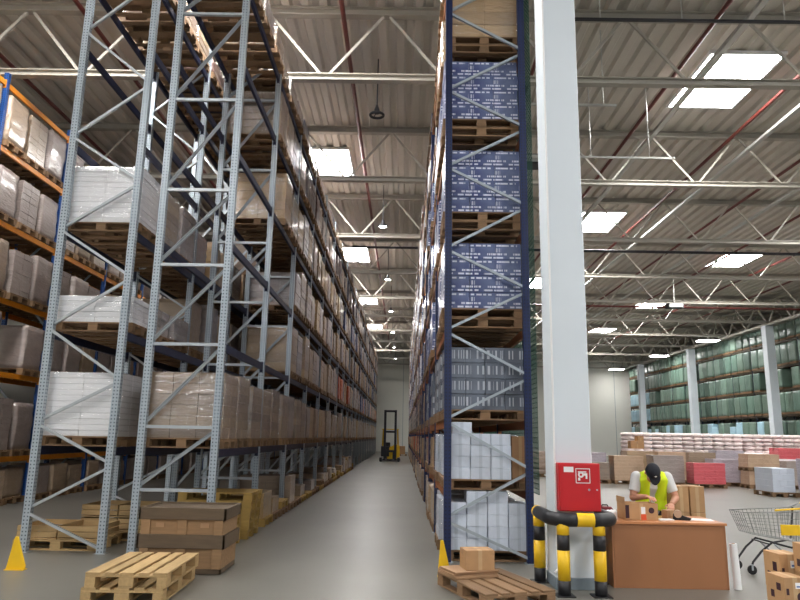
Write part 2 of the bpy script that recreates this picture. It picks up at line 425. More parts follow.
# hanging cable trunking pieces on drop rods above the packing area
for (x0, x1, y, z, lab) in ((2.9, 4.9, 14.6, 9.35, 'lower pale lighting rail with drop rods near the white column'), (2.7, 7.2, 17.0, 9.1, 'long pale lighting rail with drop rods over the packing desk'), (2.6, 8.6, 12.4, 10.1, 'thin dark suspension rail close under the roof')):
    t = thing('lighting_rail', lab, 'lighting rail', (x0, y, z))
    obj('rail', MB().box(0, x1 - x0, -.03, .03, 0, .05), 'duct' if 'dark' not in lab else 'dark', t)
    for q in (.22, .5, .85): obj('drop_rod', MB().tube([((x1 - x0) * q, 0, .05), ((x1 - x0) * q, 0, ZROOF - z - .01)], .012, 6), 'duct', t)
# small projector-like fittings on the roof
for (x, y, z, lab) in ((3.35, 17.4, 9.0, 'small square fan heater hung beneath the lighting rail'), (15.6, 38.2, 9.2, 'dark square heater hung below the fifth roof truss')):
    t = thing('unit_heater', lab, 'heater', (x, y, z))
    obj('housing', MB().box(-.45, .45, -.25, .25, 0, .28), 'dark', t, bevel=.02); obj('hanger', MB().box(-.02, .02, -.02, .02, .28, ZROOF - z - .01), 'duct', t)
    obj('grille', MB().box(-.38, .38, -.26, -.25, .04, .24), 'duct', t)

# skylights under the roof, on the bay grid except a pair added for light
SK = [(-2.95, 22.95, 'over the aisle edge, nearest of the aisle skylights'), (-2.95, 35.2, 'second along the aisle'), (-2.95, 47.4, 'third along the aisle'), (-2.95, 59.6, 'fourth along the aisle'),
      (8.55, 16.8, 'largest one above the packing desk'), (8.55, 29.0, 'beside the white column, second of its row'), (8.55, 41.2, 'third in line above the packing side'), (8.55, 53.4, 'fourth in line above the packing side'),
      (17.65, 35.0, 'high over the floor stacks, nearest of its row'), (17.65, 59.6, 'far over the floor stacks'), (17.65, 47.3, 'middle one over the floor stacks'), 
      (-7.3, 10.1, 'added unseen to light the floor behind the silver racks'), (-7.3, -2, 'added unseen for light over the floor before the orange-beamed rack'), (17.65, 22.8, 'nearer than the others over the floor stacks'), (-2.95, 10.8, 'above the near end of the silver racks'), (8.55, 4.6, 'above the camera side of the packing desk'), (17.65, 10.6, 'beyond the view above the cart'), (8.55, -7.6, 'above the hall behind the camera'), (-2.95, -10, 'farthest back above the silver rack side'), (17.65, -1.6, 'above the hall side behind the camera')]  # the pair over the left aisle is unseen, added to brighten the orange-beamed rack
for (x, y, lab) in SK:
    dx, dy = .92, 1.38
    t = thing('skylight', f'bright rectangular roof skylight {lab}', 'skylight', (x, y, ZROOF - .1), 0, 'roof skylights')
    mb = MB()
    for a in ((-dx - .06, dx + .06, -dy - .06, -dy), (-dx - .06, dx + .06, dy, dy + .06), (-dx - .06, -dx, -dy, dy), (dx, dx + .06, -dy, dy)): mb.box(*a, 0, .06)
    mb.box(-dx - .06, dx + .06, -dy - .06, dy + .06, .06, .085)
    obj('frame', mb, 'white', t)
    obj('pane', MB().box(-dx, dx, -dy, dy, .02, .03), 'sky', t)

# flat lamps under the girder of the far columns
for i, y in enumerate((51.5, 61.5, 74.)):
    t = thing('panel_lamp', f'flat glowing panel lamp under the far girder, {ordw(i + 1)} along it', 'lamp', (23.4, y, 9.3), 0, 'panel lamps at the far columns')
    obj('housing', MB().box(-.75, .75, -.45, .45, .03, .1), 'white', t); obj('diffuser', MB().box(-.72, .72, -.42, .42, .0, .03), 'sky', t)
    obj('hanging_rod', MB().tube([(0, 0, .1), (0, 0, ZROOF - 9.32)], .012, 6), 'duct', t)
# high bay lamps in the aisle
def high_bay(x, y, z, lit, lab):
    t = thing('high_bay_lamp', lab, 'lamp', (x, y, z), 0, 'high bay lamps over the aisle')
    obj('hanging_chain', MB().tube([(0, 0, .34), (0, 0, ZROOF - z - .01)], .016, 6), 'dark', t)
    ring = [(.17 * cos(a * pi / 10), .17 * sin(a * pi / 10), .05) for a in range(21)]
    obj('housing', MB().tube(ring, .035, 8), 'dark', t, smooth=True)
    obj('driver', MB().tube([(0, 0, .1), (0, 0, .2), (0, 0, .34)], .06, 10, radii=[.07, .07, .02]), 'dark', t)
    for a in range(3): obj('bracket', MB().bar((.16 * cos(a * 2.094), .16 * sin(a * 2.094), .06), (.04 * cos(a * 2.094), .04 * sin(a * 2.094), .14), .02, .01), 'dark', t)
    if lit: obj('diffuser', MB().tube([(0, 0, .03), (0, 0, .045)], .15, 20), 'lamp', t)
high_bay(-.8, 16., 9.7, False, 'unlit dark ring-shaped lamp hanging on a chain above the aisle')
for i, y in enumerate((25, 34, 43, 52, 61, 70)): high_bay(-.9, y, 9.6, True, f'glowing round lamp hanging above the aisle, {ordw(i + 1)} lit one')

# ------------------------------------------------------------------ pallets
PH = .144
def pallet_boards():
    """list of (part name, box) of a 1.2 x 0.8 four-way pallet, long side along x"""
    out = []
    for y, w in ((-.3275, .145), (-.1675, .1), (0, .145), (.1675, .1), (.3275, .145)): out.append(('deck_board', (-.6, .6, y - w / 2, y + w / 2, .122, .144)))
    for x, w in ((-.5275, .145), (0, .145), (.5275, .145)): out.append(('cross_board', (x - w / 2, x + w / 2, -.4, .4, .1, .122)))
    for x, w in ((-.5275, .145), (0, .145), (.5275, .145)):
        for y, d in ((-.35, .1), (0, .145), (.35, .1)): out.append(('block', (x - w / 2, x + w / 2, y - d / 2, y + d / 2, .022, .1)))
    for y, w in ((-.35, .1), (0, .145), (.35, .1)): out.append(('runner', (-.6, .6, y - w / 2, y + w / 2, 0, .022)))
    return out
PB = pallet_boards()
def pallet_mesh(m):
    mb = MB()
    for _, b in PB: mb.box(*b)
    return mb.mesh('pallet', m, fix=False)
PM = {k: pallet_mesh(k) for k in ('wood', 'woodnew', 'woodyel')}
BM = {}
for k in ('wood', 'woodnew', 'woodyel', 'wooddark'):
    BM[k] = [(n, MB().box(*b).mesh(n, k, .003)) for n, b in PB]
def fine_pallet(loc, rz, label, m='wood', group=None):
    t = thing('wooden_pallet', label, 'pallet', loc, rz, group)
    for n, me in BM[m]: link(n, me, t)
    return t
def plain_pallet(loc, rz, label, m='wood', group=None):
    return tag(link('wooden_pallet', PM[m], None, loc, rz), label, 'pallet', group)

# ------------------------------------------------------------------ unit loads
def layer_mesh(nx, ny, w, d, h, m, jit=.003, off=0.):
    """one layer of cartons standing side by side"""
    mb = MB()
    for i in range(nx):
        for j in range(ny):
            jx, jy = random.uniform(-jit, jit), random.uniform(-jit, jit)
            mb.box(-w / 2 + w * i / nx + .0015 + jx, -w / 2 + w * (i + 1) / nx - .0015 + jx, -d / 2 + d * j / ny + .003 + jy, -d / 2 + d * (j + 1) / ny - .003 + jy, 0, h - .002)
    return mb
def stack_mesh(nx, ny, nz, w, d, h, m, jit=.006):
    mb = MB()
    for k in range(nz):
        lx, ly = random.uniform(-.008, .008), random.uniform(-.008, .008)
        q = layer_mesh(nx if k % 2 == 0 else ny + 1, ny if k % 2 == 0 else max(2, nx - 1), w, d, h / nz, m, jit)
        b = len(mb.v); mb.v += [(x + lx, y + ly, z + h / nz * k) for x, y, z in q.v]; mb.f += [tuple(i + b for i in f) for f in q.f]
    return mb.mesh('carton_stack', m, .004)
def wrap_mesh(w, d, h, m, amp=.018, rows=6, inset=0.):
    """soft film-wrapped block: bulging sides, rounded corners, slightly sagging top"""
    bm = bmesh.new(); bmesh.ops.create_cube(bm, size=1.)
    bmesh.ops.subdivide_edges(bm, edges=bm.edges[:], cuts=8, use_grid_fill=True)
    sd = random.uniform(0, 99)
    for q in bm.verts:
        x, y, z = q.co; u = z + .5
        bulge = 1 + .012 * sin(u * rows * 2 * pi) + .02 * sin(u * pi)
        ex = (abs(x) > .499) + (abs(y) > .499) + (abs(z) > .499)
        k = .985 if ex >= 2 else 1.
        n = mnoise.noise(Vector((x * 3 + sd, y * 3, z * 3))) * amp
        q.co = Vector((x * w * bulge * (k if abs(z) < .499 else k) + n, y * d * bulge * k + n, u * h - (.012 * (1 - k) / .035 if u > .99 else 0) + (n if u > .9 else 0)))
        if u < .01: q.co.z = 0
    me = bpy.data.meshes.new('wrapped'); bm.to_mesh(me); bm.free()
    me.materials.append(M[m]); me.polygons.foreach_set('use_smooth', [True] * len(me.polygons)); return me
LW, LD = 1.17, .79
LM = {}
def load_mesh(style, h, v=0):
    """style -> shared mesh of a given height (rounded to 5 cm)"""
    h = round(h * 20) / 20; key = (style, h, v)
    if key not in LM:
        if style in ('kraft', 'whiteload', 'blueprint', 'bottle'):
            nz = max(2, round(h / (.244 if style == 'blueprint' else .2))); nxy = {'kraft': (3, 2), 'whiteload': (4, 2), 'blueprint': (3, 2), 'bottle': (4, 3)}[style]
            LM[key] = stack_mesh(nxy[0], nxy[1], nz, LW, LD, h, style, .004)
        elif style in ('green', 'pale', 'pink'):
            LM[key] = wrap_mesh(LW, LD, h, style, .02, 5 if style == 'pink' else 2)
        else:
            LM[key] = wrap_mesh(LW, LD, h, style, .02, round(h / .2)) if v % 2 else stack_mesh(2, 2, max(2, round(h / .15)), LW, LD, h, style, .004)
    return LM[key]
STY = {'taupe': 'taupe film-wrapped', 'kraft': 'kraft-brown carton', 'greywrap': 'greyish film-wrapped', 'silver': 'silvery film-wrapped', 'darkwrap': 'dark film-wrapped', 'redwrap': 'rust-red film-wrapped',
       'bluewrap': 'dull blue film-wrapped', 'green': 'dull green wrapped', 'pale': 'pale blue wrapped', 'whiteload': 'white carton', 'blueprint': 'blue printed case', 'bottle': 'grey bottle-pack', 'pink': 'pinkish white sack',
       'pinkred': 'red film-wrapped', 'tan': 'tan wrapped', 'lilac': 'lilac grey wrapped'}
LK = {'kraft': 'carton_load', 'whiteload': 'carton_load', 'blueprint': 'printed_case_load', 'bottle': 'bottle_load', 'green': 'covered_load', 'pale': 'covered_load', 'pink': 'sack_load'}
def fine_load(style, h, loc, label, rz=0., group=None, film=True, nxy=None):
    """near unit load: its carton layers and its stretch film are parts"""
    t = thing(LK.get(style, 'wrapped_load'), label, 'pallet load', loc, rz, group)
    nz = max(2, round(h / {'silver': .085, 'blueprint': .244, 'bottle': .225, 'kraft': .2}.get(style, .15))); nx, ny = nxy or {'silver': (2, 2), 'blueprint': (3, 2), 'bottle': (4, 3), 'kraft': (2, 1)}.get(style, (3, 2))
    for k in range(nz):
        q = layer_mesh(nx, ny, LW - .02, LD - .02, h / nz, style)
        ob = link('carton_layer', q.mesh('carton_layer', style, .006), t, (random.uniform(-.006, .006), random.uniform(-.006, .006), h / nz * k))
    if film:
        me = wrap_mesh(LW + .012, LD + .012, h + .01, 'film', .008, nz)
        link('stretch_film', me, t)
    return t
def plain_load(style, h, loc, label, rz=0., group=None, v=0, vary=True):
    o = plain_load_(style, h, loc, label, rz, group, v)
    if vary: o.scale = (random.uniform(.93, 1.), random.uniform(.84, 1.), random.uniform(.86, 1.))
    return o
def plain_load_(style, h, loc, label, rz, group, v):
    return tag(link(LK.get(style, 'wrapped_load'), load_mesh(style, h, v), None, loc, rz), label, 'pallet load', group)

MASS = {}   # (name, material) -> MB-like collection of far copies merged as stuff
def mass_add(key, me, loc):
    m = MASS.setdefault(key, MB()); b = len(m.v); x, y, z = loc
    m.v += [(q.co.x + x, q.co.y + y, q.co.z + z) for q in me.vertices]
    m.f += [tuple(b + i for i in p.vertices) for p in me.polygons]
def mass_box(key, loc, w, d, h):
    MASS.setdefault(key, MB()).cbox(loc[0], loc[1], loc[2], w, d, h)

# ------------------------------------------------------------------ racks
def post_profile(mb, z1):
    """open omega section, 10 x 9 cm, extruded upwards"""
    a, b, t = .05, .045, .008
    poly = [(-a, -b), (a, -b), (a, b), (a - .022, b), (a - .022, b - t), (a - t, b - t), (a - t, -b + t), (-a + t, -b + t), (-a + t, b - t), (-a + .022, b - t), (-a + .022, b), (-a, b)]
    return mb.prism(poly, 'z', 0, z1)
def rack(name, label, x0, x1, y0, nb, pitch, levels, ztop, mp, mbm, mbr, first_nodes, nbeams=100, fine=2, cell=1.3):
    t = thing(name, label, 'pallet rack', ((x0 + x1) / 2, y0, 0))
    hw = (x1 - x0) / 2 - .05
    mpost = post_profile(MB(), ztop).mesh('post', mp)
    mfoot = MB().box(-.08, .08, -.07, .07, 0, .008).mesh('base_plate', mbr)
    mbrace = MB()
    z = .25; s = 1
    while z + cell < ztop:
        mbrace.bar((-s * hw, 0, z), (s * hw, 0, z + cell - .1), .05, .035, (0, 1, 0)); z += cell; s = -s
    mbrace = mbrace.mesh('bracing', mbr)
    for i in range(nb + 1):
        fr = link('upright_frame', None, t, (0, i * pitch, 0))
        for s in (-1, 1):
            link('post', mpost, fr, (s * hw, 0, 0)); link('base_plate', mfoot, fr, (s * hw, 0, 0))
        if i < fine and first_nodes:
            zl, zr, hz = first_nodes
            if hz:
                for z in hz: obj('horizontal_brace', MB().box(-hw + .03, hw - .03, -.025, .025, z - .022, z + .022), mbr, fr)
                for a, b in zip(hz[:-1], hz[1:]):
                    obj('diagonal_brace', MB().bar((-hw + .03, .018, a + .06), (hw - .03, .018, b - .06), .05, .006, (0, 1, 0)).bar((-hw + .03, 0, a + .085), (hw - .03, 0, b - .035), .006, .036, (0, 1, 0)).bar((-hw + .03, 0, a + .035), (hw - .03, 0, b - .085), .006, .036, (0, 1, 0)), mbr, fr)
            else:
                nodes = sorted([(z, -1) for z in zl] + [(z, 1) for z in zr])
                for (a, sa), (b, sb) in zip(nodes[:-1], nodes[1:]):
                    yo = -.02 if sa > 0 else .02
                    obj('diagonal_brace', MB().bar((sa * (hw - .0), yo, a + .03), (sb * (hw - .0), yo, b - .03), .036, .045, (0, 1, 0)), mbr, fr)
        else:
            link('bracing', mbrace, fr)
    me = MB().box(-.025, .025, .055, pitch - .055, -.06, .06).box(-.03, .03, .045, .06, -.11, .09).box(-.03, .03, pitch - .06, pitch - .045, -.11, .09).mesh('beam', mbm, .004)
    n = 0; far = MB()
    for i in range(nb):
        for z in levels:
            for s in (-1, 1):
                if n < nbeams: link('beam', me, t, (s * hw, i * pitch, z - .06)); n += 1
                else: far.box(s * hw - .025, s * hw + .025, i * pitch + .055, (i + 1) * pitch - .055, z - .12, z)
    if far.v:
        o = obj('beam', far, mbm, t); o['kind'] = 'stuff'
    return t

LV = ['ground level', 'first beam level', 'second beam level', 'third beam level', 'fourth beam level', 'fifth beam level', 'sixth beam level', 'top beam level']
def fill(rackname, xc, y0, nb, pitch, levels, chooser, n_ind, fine_bays=1, pal_ind=99, face=1):
    """put pallets and loads into a rack; bays past n_ind are merged as stuff"""
    for li, z in enumerate(levels):
        cnt = 0; z = z + .003 if z else 0
        for b in range(nb):
            for sl in range(3):
                c = chooser(li, b, sl)
                if not c: continue
                style, h, npal = c[:3]; cnt += 1
                dx = random.uniform(-.035, .035); y = y0 + b * pitch + .06 + (pitch - .12) * (sl + .5) / 3 + random.uniform(-.02, .02)
                x = xc + dx
                far = b >= n_ind
                for q in range(npal):
                    up = 'upper ' if q else ''
                    if far or b >= pal_ind: mass_box(('distant_pallets', 'wood'), (x, y, z + q * PH), 1.18, .8, .13)
                    else:
                        lab = f'wooden {up}pallet under {ordw(cnt)} load from near end, {LV[li]} of {rackname}' if style else f'empty wooden {up}pallet, {ordw(cnt)} place from near end, {LV[li]} of {rackname}'
                        if b < fine_bays and sl == 0: fine_pallet((x, y, z + q * PH), random.choice((0, pi)), lab, 'wood', f'pallets in the {rackname}')
                        else: plain_pallet((x, y, z + q * PH), random.choice((0, pi)), lab, 'wood', f'pallets in the {rackname}')
                if not style: continue
                lab = f'{STY[style]} load, {ordw(cnt)} from near end on {LV[li]} of {rackname}'
                loc = (x, y, z + npal * PH); g = f'pallet loads in the {rackname}'
                if far: mass_add(('distant_pallet_loads', style), load_mesh(style, h, (b + sl) % 2), loc)
                elif b < fine_bays: fine_load(style, h, loc, lab, 0, g, style not in ('blueprint', 'bottle'))
                else: plain_load(style, h, loc, lab, 0, g, (b * 3 + sl) % 2, style not in ('green', 'pale'))

# geometry of the five rack rows
Y0, PIT = 9.75, 2.85
NB = 20
LA = [1.43, 2.95, 4.5, 6.0, 7.5, 8.85]         # silver rack on the aisle
LBk = [1.43, 3.1, 4.65, 6.05, 7.7, 8.85]       # silver rack behind it
rack('pallet_rack', 'tall galvanised steel pallet rack with dark beams along the aisle', -3.71 - .05, -2.66 + .05, Y0, NB, PIT, LA, 9.45, 'post', 'navybeam', 'galv', (None, None, [.86, 1.73, 2.92, 4.115, 5.3, 6.8, 8.31, 9.3]), 100, 3)
rack('pallet_rack', 'tall galvanised pallet rack behind the aisle rack, with zigzag braces', -5.2 - .05, -4.13 + .05, Y0, NB, PIT, LBk, 9.45, 'post', 'navybeam', 'galv', ([.555, 1.764, 3.14, 4.645, 6.16, 7.98], [.03, 1.184, 2.38, 3.91, 5.415, 7.06, 9.0], None), 100, 2, 1.4)
RY0 = 9.6
LR = [.94, 1.9, 3.23, 4.72, 6.24, 7.66, 9.05]
rack('pallet_rack', 'tall navy blue pallet rack with pale zigzag braces beside the white column', .63 - .05, 1.76 + .05, RY0, NB, PIT, LR[:], 9.45, 'postnavy', 'rust', 'brace', ([.56, 1.89, 3.16, 4.39, 5.68, 6.95, 8.3], [.03, 1.22, 2.515, 3.78, 5.06, 6.32, 7.62, 9.0], None), 100, 2)
OY0 = 10.75
LO = [1.06, 2.9, 4.5, 6.15, 7.75, 9.2]
rack('pallet_rack', 'blue pallet rack with orange beams behind the silver racks', -10.0, -8.85, OY0, NB - 1, PIT, LO, 9.4, 'postblue', 'orange', 'brace', None, 100, 0)
FX0, FX1, FY0 = 25.2, 26.3, 34.
LF = [1.5, 3.55, 5.2, 6.75, 8.4]
rack('pallet_rack', 'long dark rack with brown beams and green loads beyond the tall columns', FX0, FX1, FY0, 14, 2.95, LF, 9.3, 'navyfar', 'darkbeam', 'navyfar', None, 100, 0)

# --- aisle silver rack
def ch_aisle(li, b, sl):
    r = random.random(); h = random.uniform(.9, 1.12)
    if li == 0: return None
    L = li - 1
    if L == 0:
        return (random.choice(('taupe', 'greywrap', 'taupe', 'kraft') if b else ('taupe', 'taupe')), random.uniform(.88, 1.02), 1)
    if L == 1:
        if b < 2: return None
        if b in (6, 7): return ('redwrap' if r < .5 else 'kraft', .95, 1)
        return (random.choice(('kraft', 'greywrap', 'kraft', 'taupe')) if b < 9 else random.choice(('taupe', 'redwrap', 'bluewrap', 'greywrap')), random.uniform(.92, 1.1) if b != 2 or sl else 1.05, 1)
    if L == 2:
        if b < 2: return None
        return (random.choice(('kraft', 'greywrap', 'taupe')) if b < 8 else random.choice(('darkwrap', 'taupe', 'bluewrap', 'kraft')), random.uniform(.85, 1.05) if b != 2 or sl else .8, 1)
    if L == 3:
        if b == 0 or (b == 1 and sl == 0): return None
        return (random.choice(('kraft', 'kraft', 'taupe', 'greywrap')) if b < 6 else random.choice(('darkwrap', 'taupe', 'greywrap', 'bluewrap')), random.uniform(.85, 1.05), 1)
    if L == 4:
        if b == 0: return None
        return (random.choice(('darkwrap', 'taupe', 'greywrap')), random.uniform(.7, .95), 1)
    if L == 5:
        return (random.choice(('taupe', 'darkwrap', 'greywrap')), random.uniform(.35, .45), 1) if not (b == 0 and sl == 0) else ('taupe', .5, 1)
fill('aisle silver rack', -3.17, Y0, NB, PIT, [0] + LA, ch_aisle, 9, 3, 4)
# --- silver rack behind
def ch_back(li, b, sl):
    if li == 0: return None
    L = li - 1
    if L == 0: return ('silver' if b == 0 and sl == 0 else random.choice(('greywrap', 'taupe')), .92, 1)
    if L == 1: return ('silver', .4, 1) if b == 0 and sl == 0 else (('greywrap', .42, 1) if b == 0 else (random.choice(('taupe', 'greywrap')), random.uniform(.7, 1.1), 1))
    if L == 2: return ('silver' if b == 0 and sl == 0 else random.choice(('greywrap', 'taupe', 'kraft')), .9, 1)
    if L == 3: return None if b < 3 else (random.choice(('taupe', 'kraft')), .95, 1)
    if L == 4: return None if b < 3 else (random.choice(('taupe', 'darkwrap')), .8, 1)
    return (random.choice(('taupe', 'darkwrap')), .4, 1)
fill('rear silver rack', -4.665, Y0, NB, PIT, [0] + LBk, ch_back, 3, 1, 3)
# --- navy rack
def ch_navy(li, b, sl):
    if li in (0, 1) and b == 0 and sl == 0: return None      # loose white cartons stand there
    if li == 0: return (('whiteload', .6, 1) if b < 1 else (random.choice(('kraft', 'taupe')), .6, 1))
    if li == 1: return (('whiteload', .62, 1) if b < 1 else (random.choice(('kraft', 'redwrap', 'taupe')), .6, 1))
    if li == 2: return (('bottle', .9, 1) if b < 3 else (random.choice(('greywrap', 'taupe', 'darkwrap')), .95, 1))
    if li in (3, 4, 5):
        n = 2 if (b, sl) == (0, 0) else 1
        return (('blueprint', 1.0, n) if b < 3 else (random.choice(('greywrap', 'blueprint', 'taupe', 'silver')), 1.0, 1))
    if li == 6: return (('kraft', .9, 2) if b < 1 else (random.choice(('taupe', 'greywrap', 'kraft', 'silver')), .95, 1))
    return (random.choice(('taupe', 'greywrap')), .3, 1)
fill('navy rack', 1.17, RY0, NB, PIT, [0] + LR, ch_navy, 4, 1, 2)
# --- orange-beamed rack
def ch_orange(li, b, sl):
    if li == 6: return None
    if random.random() < .04: return None
    return (random.choice(('greywrap', 'taupe', 'greywrap')), [.7, 1.2, 1.15, 1.15, 1.1, 1.15][li], 1)
fill('orange-beamed rack', -9.42, OY0, NB - 1, PIT, [0] + LO, ch_orange, 6, 0, 4)
# --- far green rack
def ch_far(li, b, sl):
    r = random.random()
    if li == 5: return ('green', .95, 1)
    if li == 0: return ('pale' if r < .55 else 'green', 1.15, 1)
    if li == 1: return ('pale' if r < .45 else 'green', 1.5 if r > .2 else 1.2, 1)
    if b in (12, 13) and li in (2, 3): return ('pale', 1.2, 1)
    return ('green', [0, 0, 1.3, 1.2, 1.3][li], 1) if r > .07 else None
fill('far green rack', 25.72, FY0, 14, 2.95, [0] + LF, ch_far, 14, 0, 0)
# far copies, each kind merged into one object
for (nm, m), mb in MASS.items():
    o = link('distant_wooden_pallets' if nm == 'distant_pallets' else f'distant_{LK.get(m, "wrapped_load")}', mb.mesh(nm, m, fix=False)); o['kind'] = 'stuff'
    tag(o, 'wooden pallets under the far loads deep in the racks' if nm == 'distant_pallets' else f'{STY[m]} loads far down the racks where single pallets blur together', 'pallets' if nm == 'distant_pallets' else 'pallet loads')

# green safety net behind the navy rack
mb = MB(); nx = 1.9; y0n, y1n = 9.62, 22.; y = y0n
while y <= y1n: mb.box(nx - .004, nx + .004, y - .004, y + .004, .9, 9.4); y += .07
z = .9
while z <= 9.4: mb.box(nx - .004, nx + .004, y0n, y1n, z - .004, z + .004); z += .07
tag(obj('safety_net', mb, 'net'), 'dark green safety net stretched along the back of the navy rack', 'net')

# ------------------------------------------------------------------ loose white cartons at the end of the navy rack
CWX, CWY, CH = .285, .385, .157
cm = MB().box(-CWX / 2 + .003, CWX / 2 - .003, -CWY / 2 + .003, CWY / 2 - .003, 0, CH - .002).mesh('white_carton', 'whitebox', .004)
def white_carton(x, y, z, lab): tag(link('white_carton', cm, None, (x, y, z)), lab, 'carton', 'white cartons at the navy rack end')
COLW = ['nearest the aisle', 'second from the aisle', 'third from the aisle', 'farthest from the aisle']
for q, (zb, ncol, nrow, nm) in enumerate(((PH, 4, 5, 'floor stack'), (.943 + PH, 3, 4, 'upper stack'))):
    fine_pallet((1.18, RY0 + .5, zb - PH), 0, f'wooden pallet under the {nm} of white cartons at the navy rack end', 'wood', 'pallets in the navy rack')
    for r in range(nrow):
        for c in range(ncol):
            if q == 0 and r == 4 and c not in (1, 2): continue
            white_carton((.615 if q == 0 else .67) + (CWX + .004) * (c + .5) + random.uniform(-.003, .003), RY0 + .1 + CWY / 2 + random.uniform(-.008, .008), zb + r * CH, f'white carton, {ordw(r + 1)} row up and {COLW[c]}, {nm} at navy rack end')
        if q == 0 and r == 4: continue
        white_carton((.615 if q == 0 else .67) + CWX * .5, RY0 + .1 + CWY * 1.5 + .01, zb + r * CH, f'white carton behind the front ones on the aisle side, {ordw(r + 1)} row up in {nm}')
white_carton(.67 + CWX * .6, RY0 + .1 + CWY / 2, .943 + PH + 4 * CH, 'single white carton on top of the upper stack at the navy rack end')
bc = MB().box(-.12, .12, -.18, .18, 0, .3).mesh('brown_carton', 'boxdark', .004)
for k in range(2): tag(link('brown_carton', bc, None, (1.665, RY0 + .3, .943 + PH + k * .3)), ('lower' if k == 0 else 'upper') + ' brown carton beside the white cartons on the navy rack', 'carton')
o = obj('red_crate', MB().box(-.24, .24, -.15, .15, 0, .012).box(-.24, .24, -.15, -.14, 0, .11).box(-.24, .24, .14, .15, 0, .11).box(-.24, -.23, -.15, .15, 0, .11).box(.23, .24, -.15, .15, 0, .11), 'red', None, (1.38, RY0 + .72, PH + 5 * CH), 0)
o.location = (1.42, RY0 + .66, PH); tag(o, 'flat red plastic crate low behind the white cartons', 'crate')

# ------------------------------------------------------------------ near floor, left side
P1 = (-2.75, 7.62)
for k in range(2):
    fine_pallet((P1[0] + .03 * k, P1[1], PH * k), radians(92), ('bottom' if k == 0 else 'top') + ' pallet of the stack of two standing alone on the open floor', 'woodnew', 'pallets stacked before the crate')
# weathered crate
t = thing('wooden_crate', 'weathered dark wooden crate with plank bands, standing before the silver rack', 'crate', (-2.64, 8.83, 0))
hw, hd = .5, .34
for nm, z0, z1, m, e in (('top_plank', .62, .76, 'wooddark', .03), ('middle_plank', .29, .45, 'wooddark', .03), ('bottom_skid', 0, .06, 'wooddark', .0)):
    obj(nm, MB().box(-hw - e, hw + e, -hd - e, -hd + .03 - e, z0, z1).box(-hw - e, hw + e, hd - .03 + e, hd + e, z0, z1).box(-hw - e, -hw + .03 - e, -hd - e, hd + e, z0, z1).box(hw - .03 + e, hw + e, -hd - e, hd + e, z0, z1), m, t, bevel=.005)
obj('side_panel', MB().box(-hw + .005, hw - .005, -hd + .005, hd - .005, .05, .7), 'woodcrate', t, bevel=.004)
for x in (-.44, 0, .44):
    for s in (-1, 1): obj('cleat', MB().box(x - .055, x + .055, s * (hd + .008) - .014, s * (hd + .008) + .014, .06, .62), 'woodcrate', t, bevel=.004)
for x in (-.27, .27): obj('label_plate', MB().box(x - .05, x + .05, -hd - .008, -hd + .006, .53, .58), 'sheet', t)
obj('lid', MB().box(-hw - .02, hw + .02, -hd - .02, hd + .02, .7, .735), 'wooddark', t, bevel=.004)
# yellow pallets along the rack edge
for k in range(3):
    plain_pallet((-3.1, 10.55, PH * k), 0, f'yellowish empty pallet, {ordw(k + 1)} from the floor in the stack behind the crate', 'woodyel', 'yellow pallets under the aisle rack')
for k in range(5):
    plain_pallet((-3.05 + .01 * k, 11.65, PH * k), 0, f'yellowish empty pallet, {ordw(k + 1)} from the floor in the taller stack under the aisle rack', 'woodyel', 'yellow pallets under the aisle rack')
i = 1
for b in range(1, 9):
    for sl in range(3):
        if random.random() < .22: continue
        yy = Y0 + b * PIT + .13 + .865 * (sl + .5)
        n = random.choice((1, 2, 3, 1, 2)); st = random.choice(('kraft', 'taupe', None, 'greywrap', 'kraft', None))
        for k in range(n if st is None else 1):
            plain_pallet((-3.08, yy, PH * k), 0, f'floor pallet, {ordw(i)} place past the yellow stacks under the aisle rack, {ordw(k + 1)} up', random.choice(('woodyel', 'wood')), 'floor pallets under the aisle rack')
        if st: plain_load(st, random.choice((.3, .45, .6)), (-3.08, yy, PH), f'low {STY[st]} load on the floor under the aisle rack, {ordw(i)} place past yellow pallets', 0, 'floor loads under the aisle rack', i % 2)
        i += 1
# rear silver rack: slatted crates on floor pallets inside its first bay
for j, (x, y) in enumerate(((-4.95, 10.3), (-4.5, 11.25))):
    fine_pallet((x + .1, y, 0), 0, ('front' if j == 0 else 'rear') + ' floor pallet under slatted crates inside the zigzag frame', 'woodnew', 'floor pallets in the rear silver rack')
    for k in range(2 if j else 1):
        for s in (-1, 1):
            t = thing('slatted_crate', f'low pale slatted wooden crate, {"front" if j == 0 else "rear"} pallet, {"aisle" if s > 0 else "far"} side, {ordw(k + 1)} up', 'crate', (x + .1 + s * .29, y, PH + .003 + k * .2), 0, 'slatted crates in the rear silver rack')
            obj('floor_board', MB().box(-.28, .28, -.37, .37, 0, .015), 'woodnew', t)
            for e in (-1, 1):
                for z in (.03, .11): obj('side_slat', MB().box(-.28, .28, e * .365 - .008, e * .365 + .008, z, z + .07), 'woodnew', t)
                for z in (.03, .11): obj('end_slat', MB().box(e * .272 - .008, e * .272 + .008, -.356, .356, z, z + .07), 'woodnew', t)
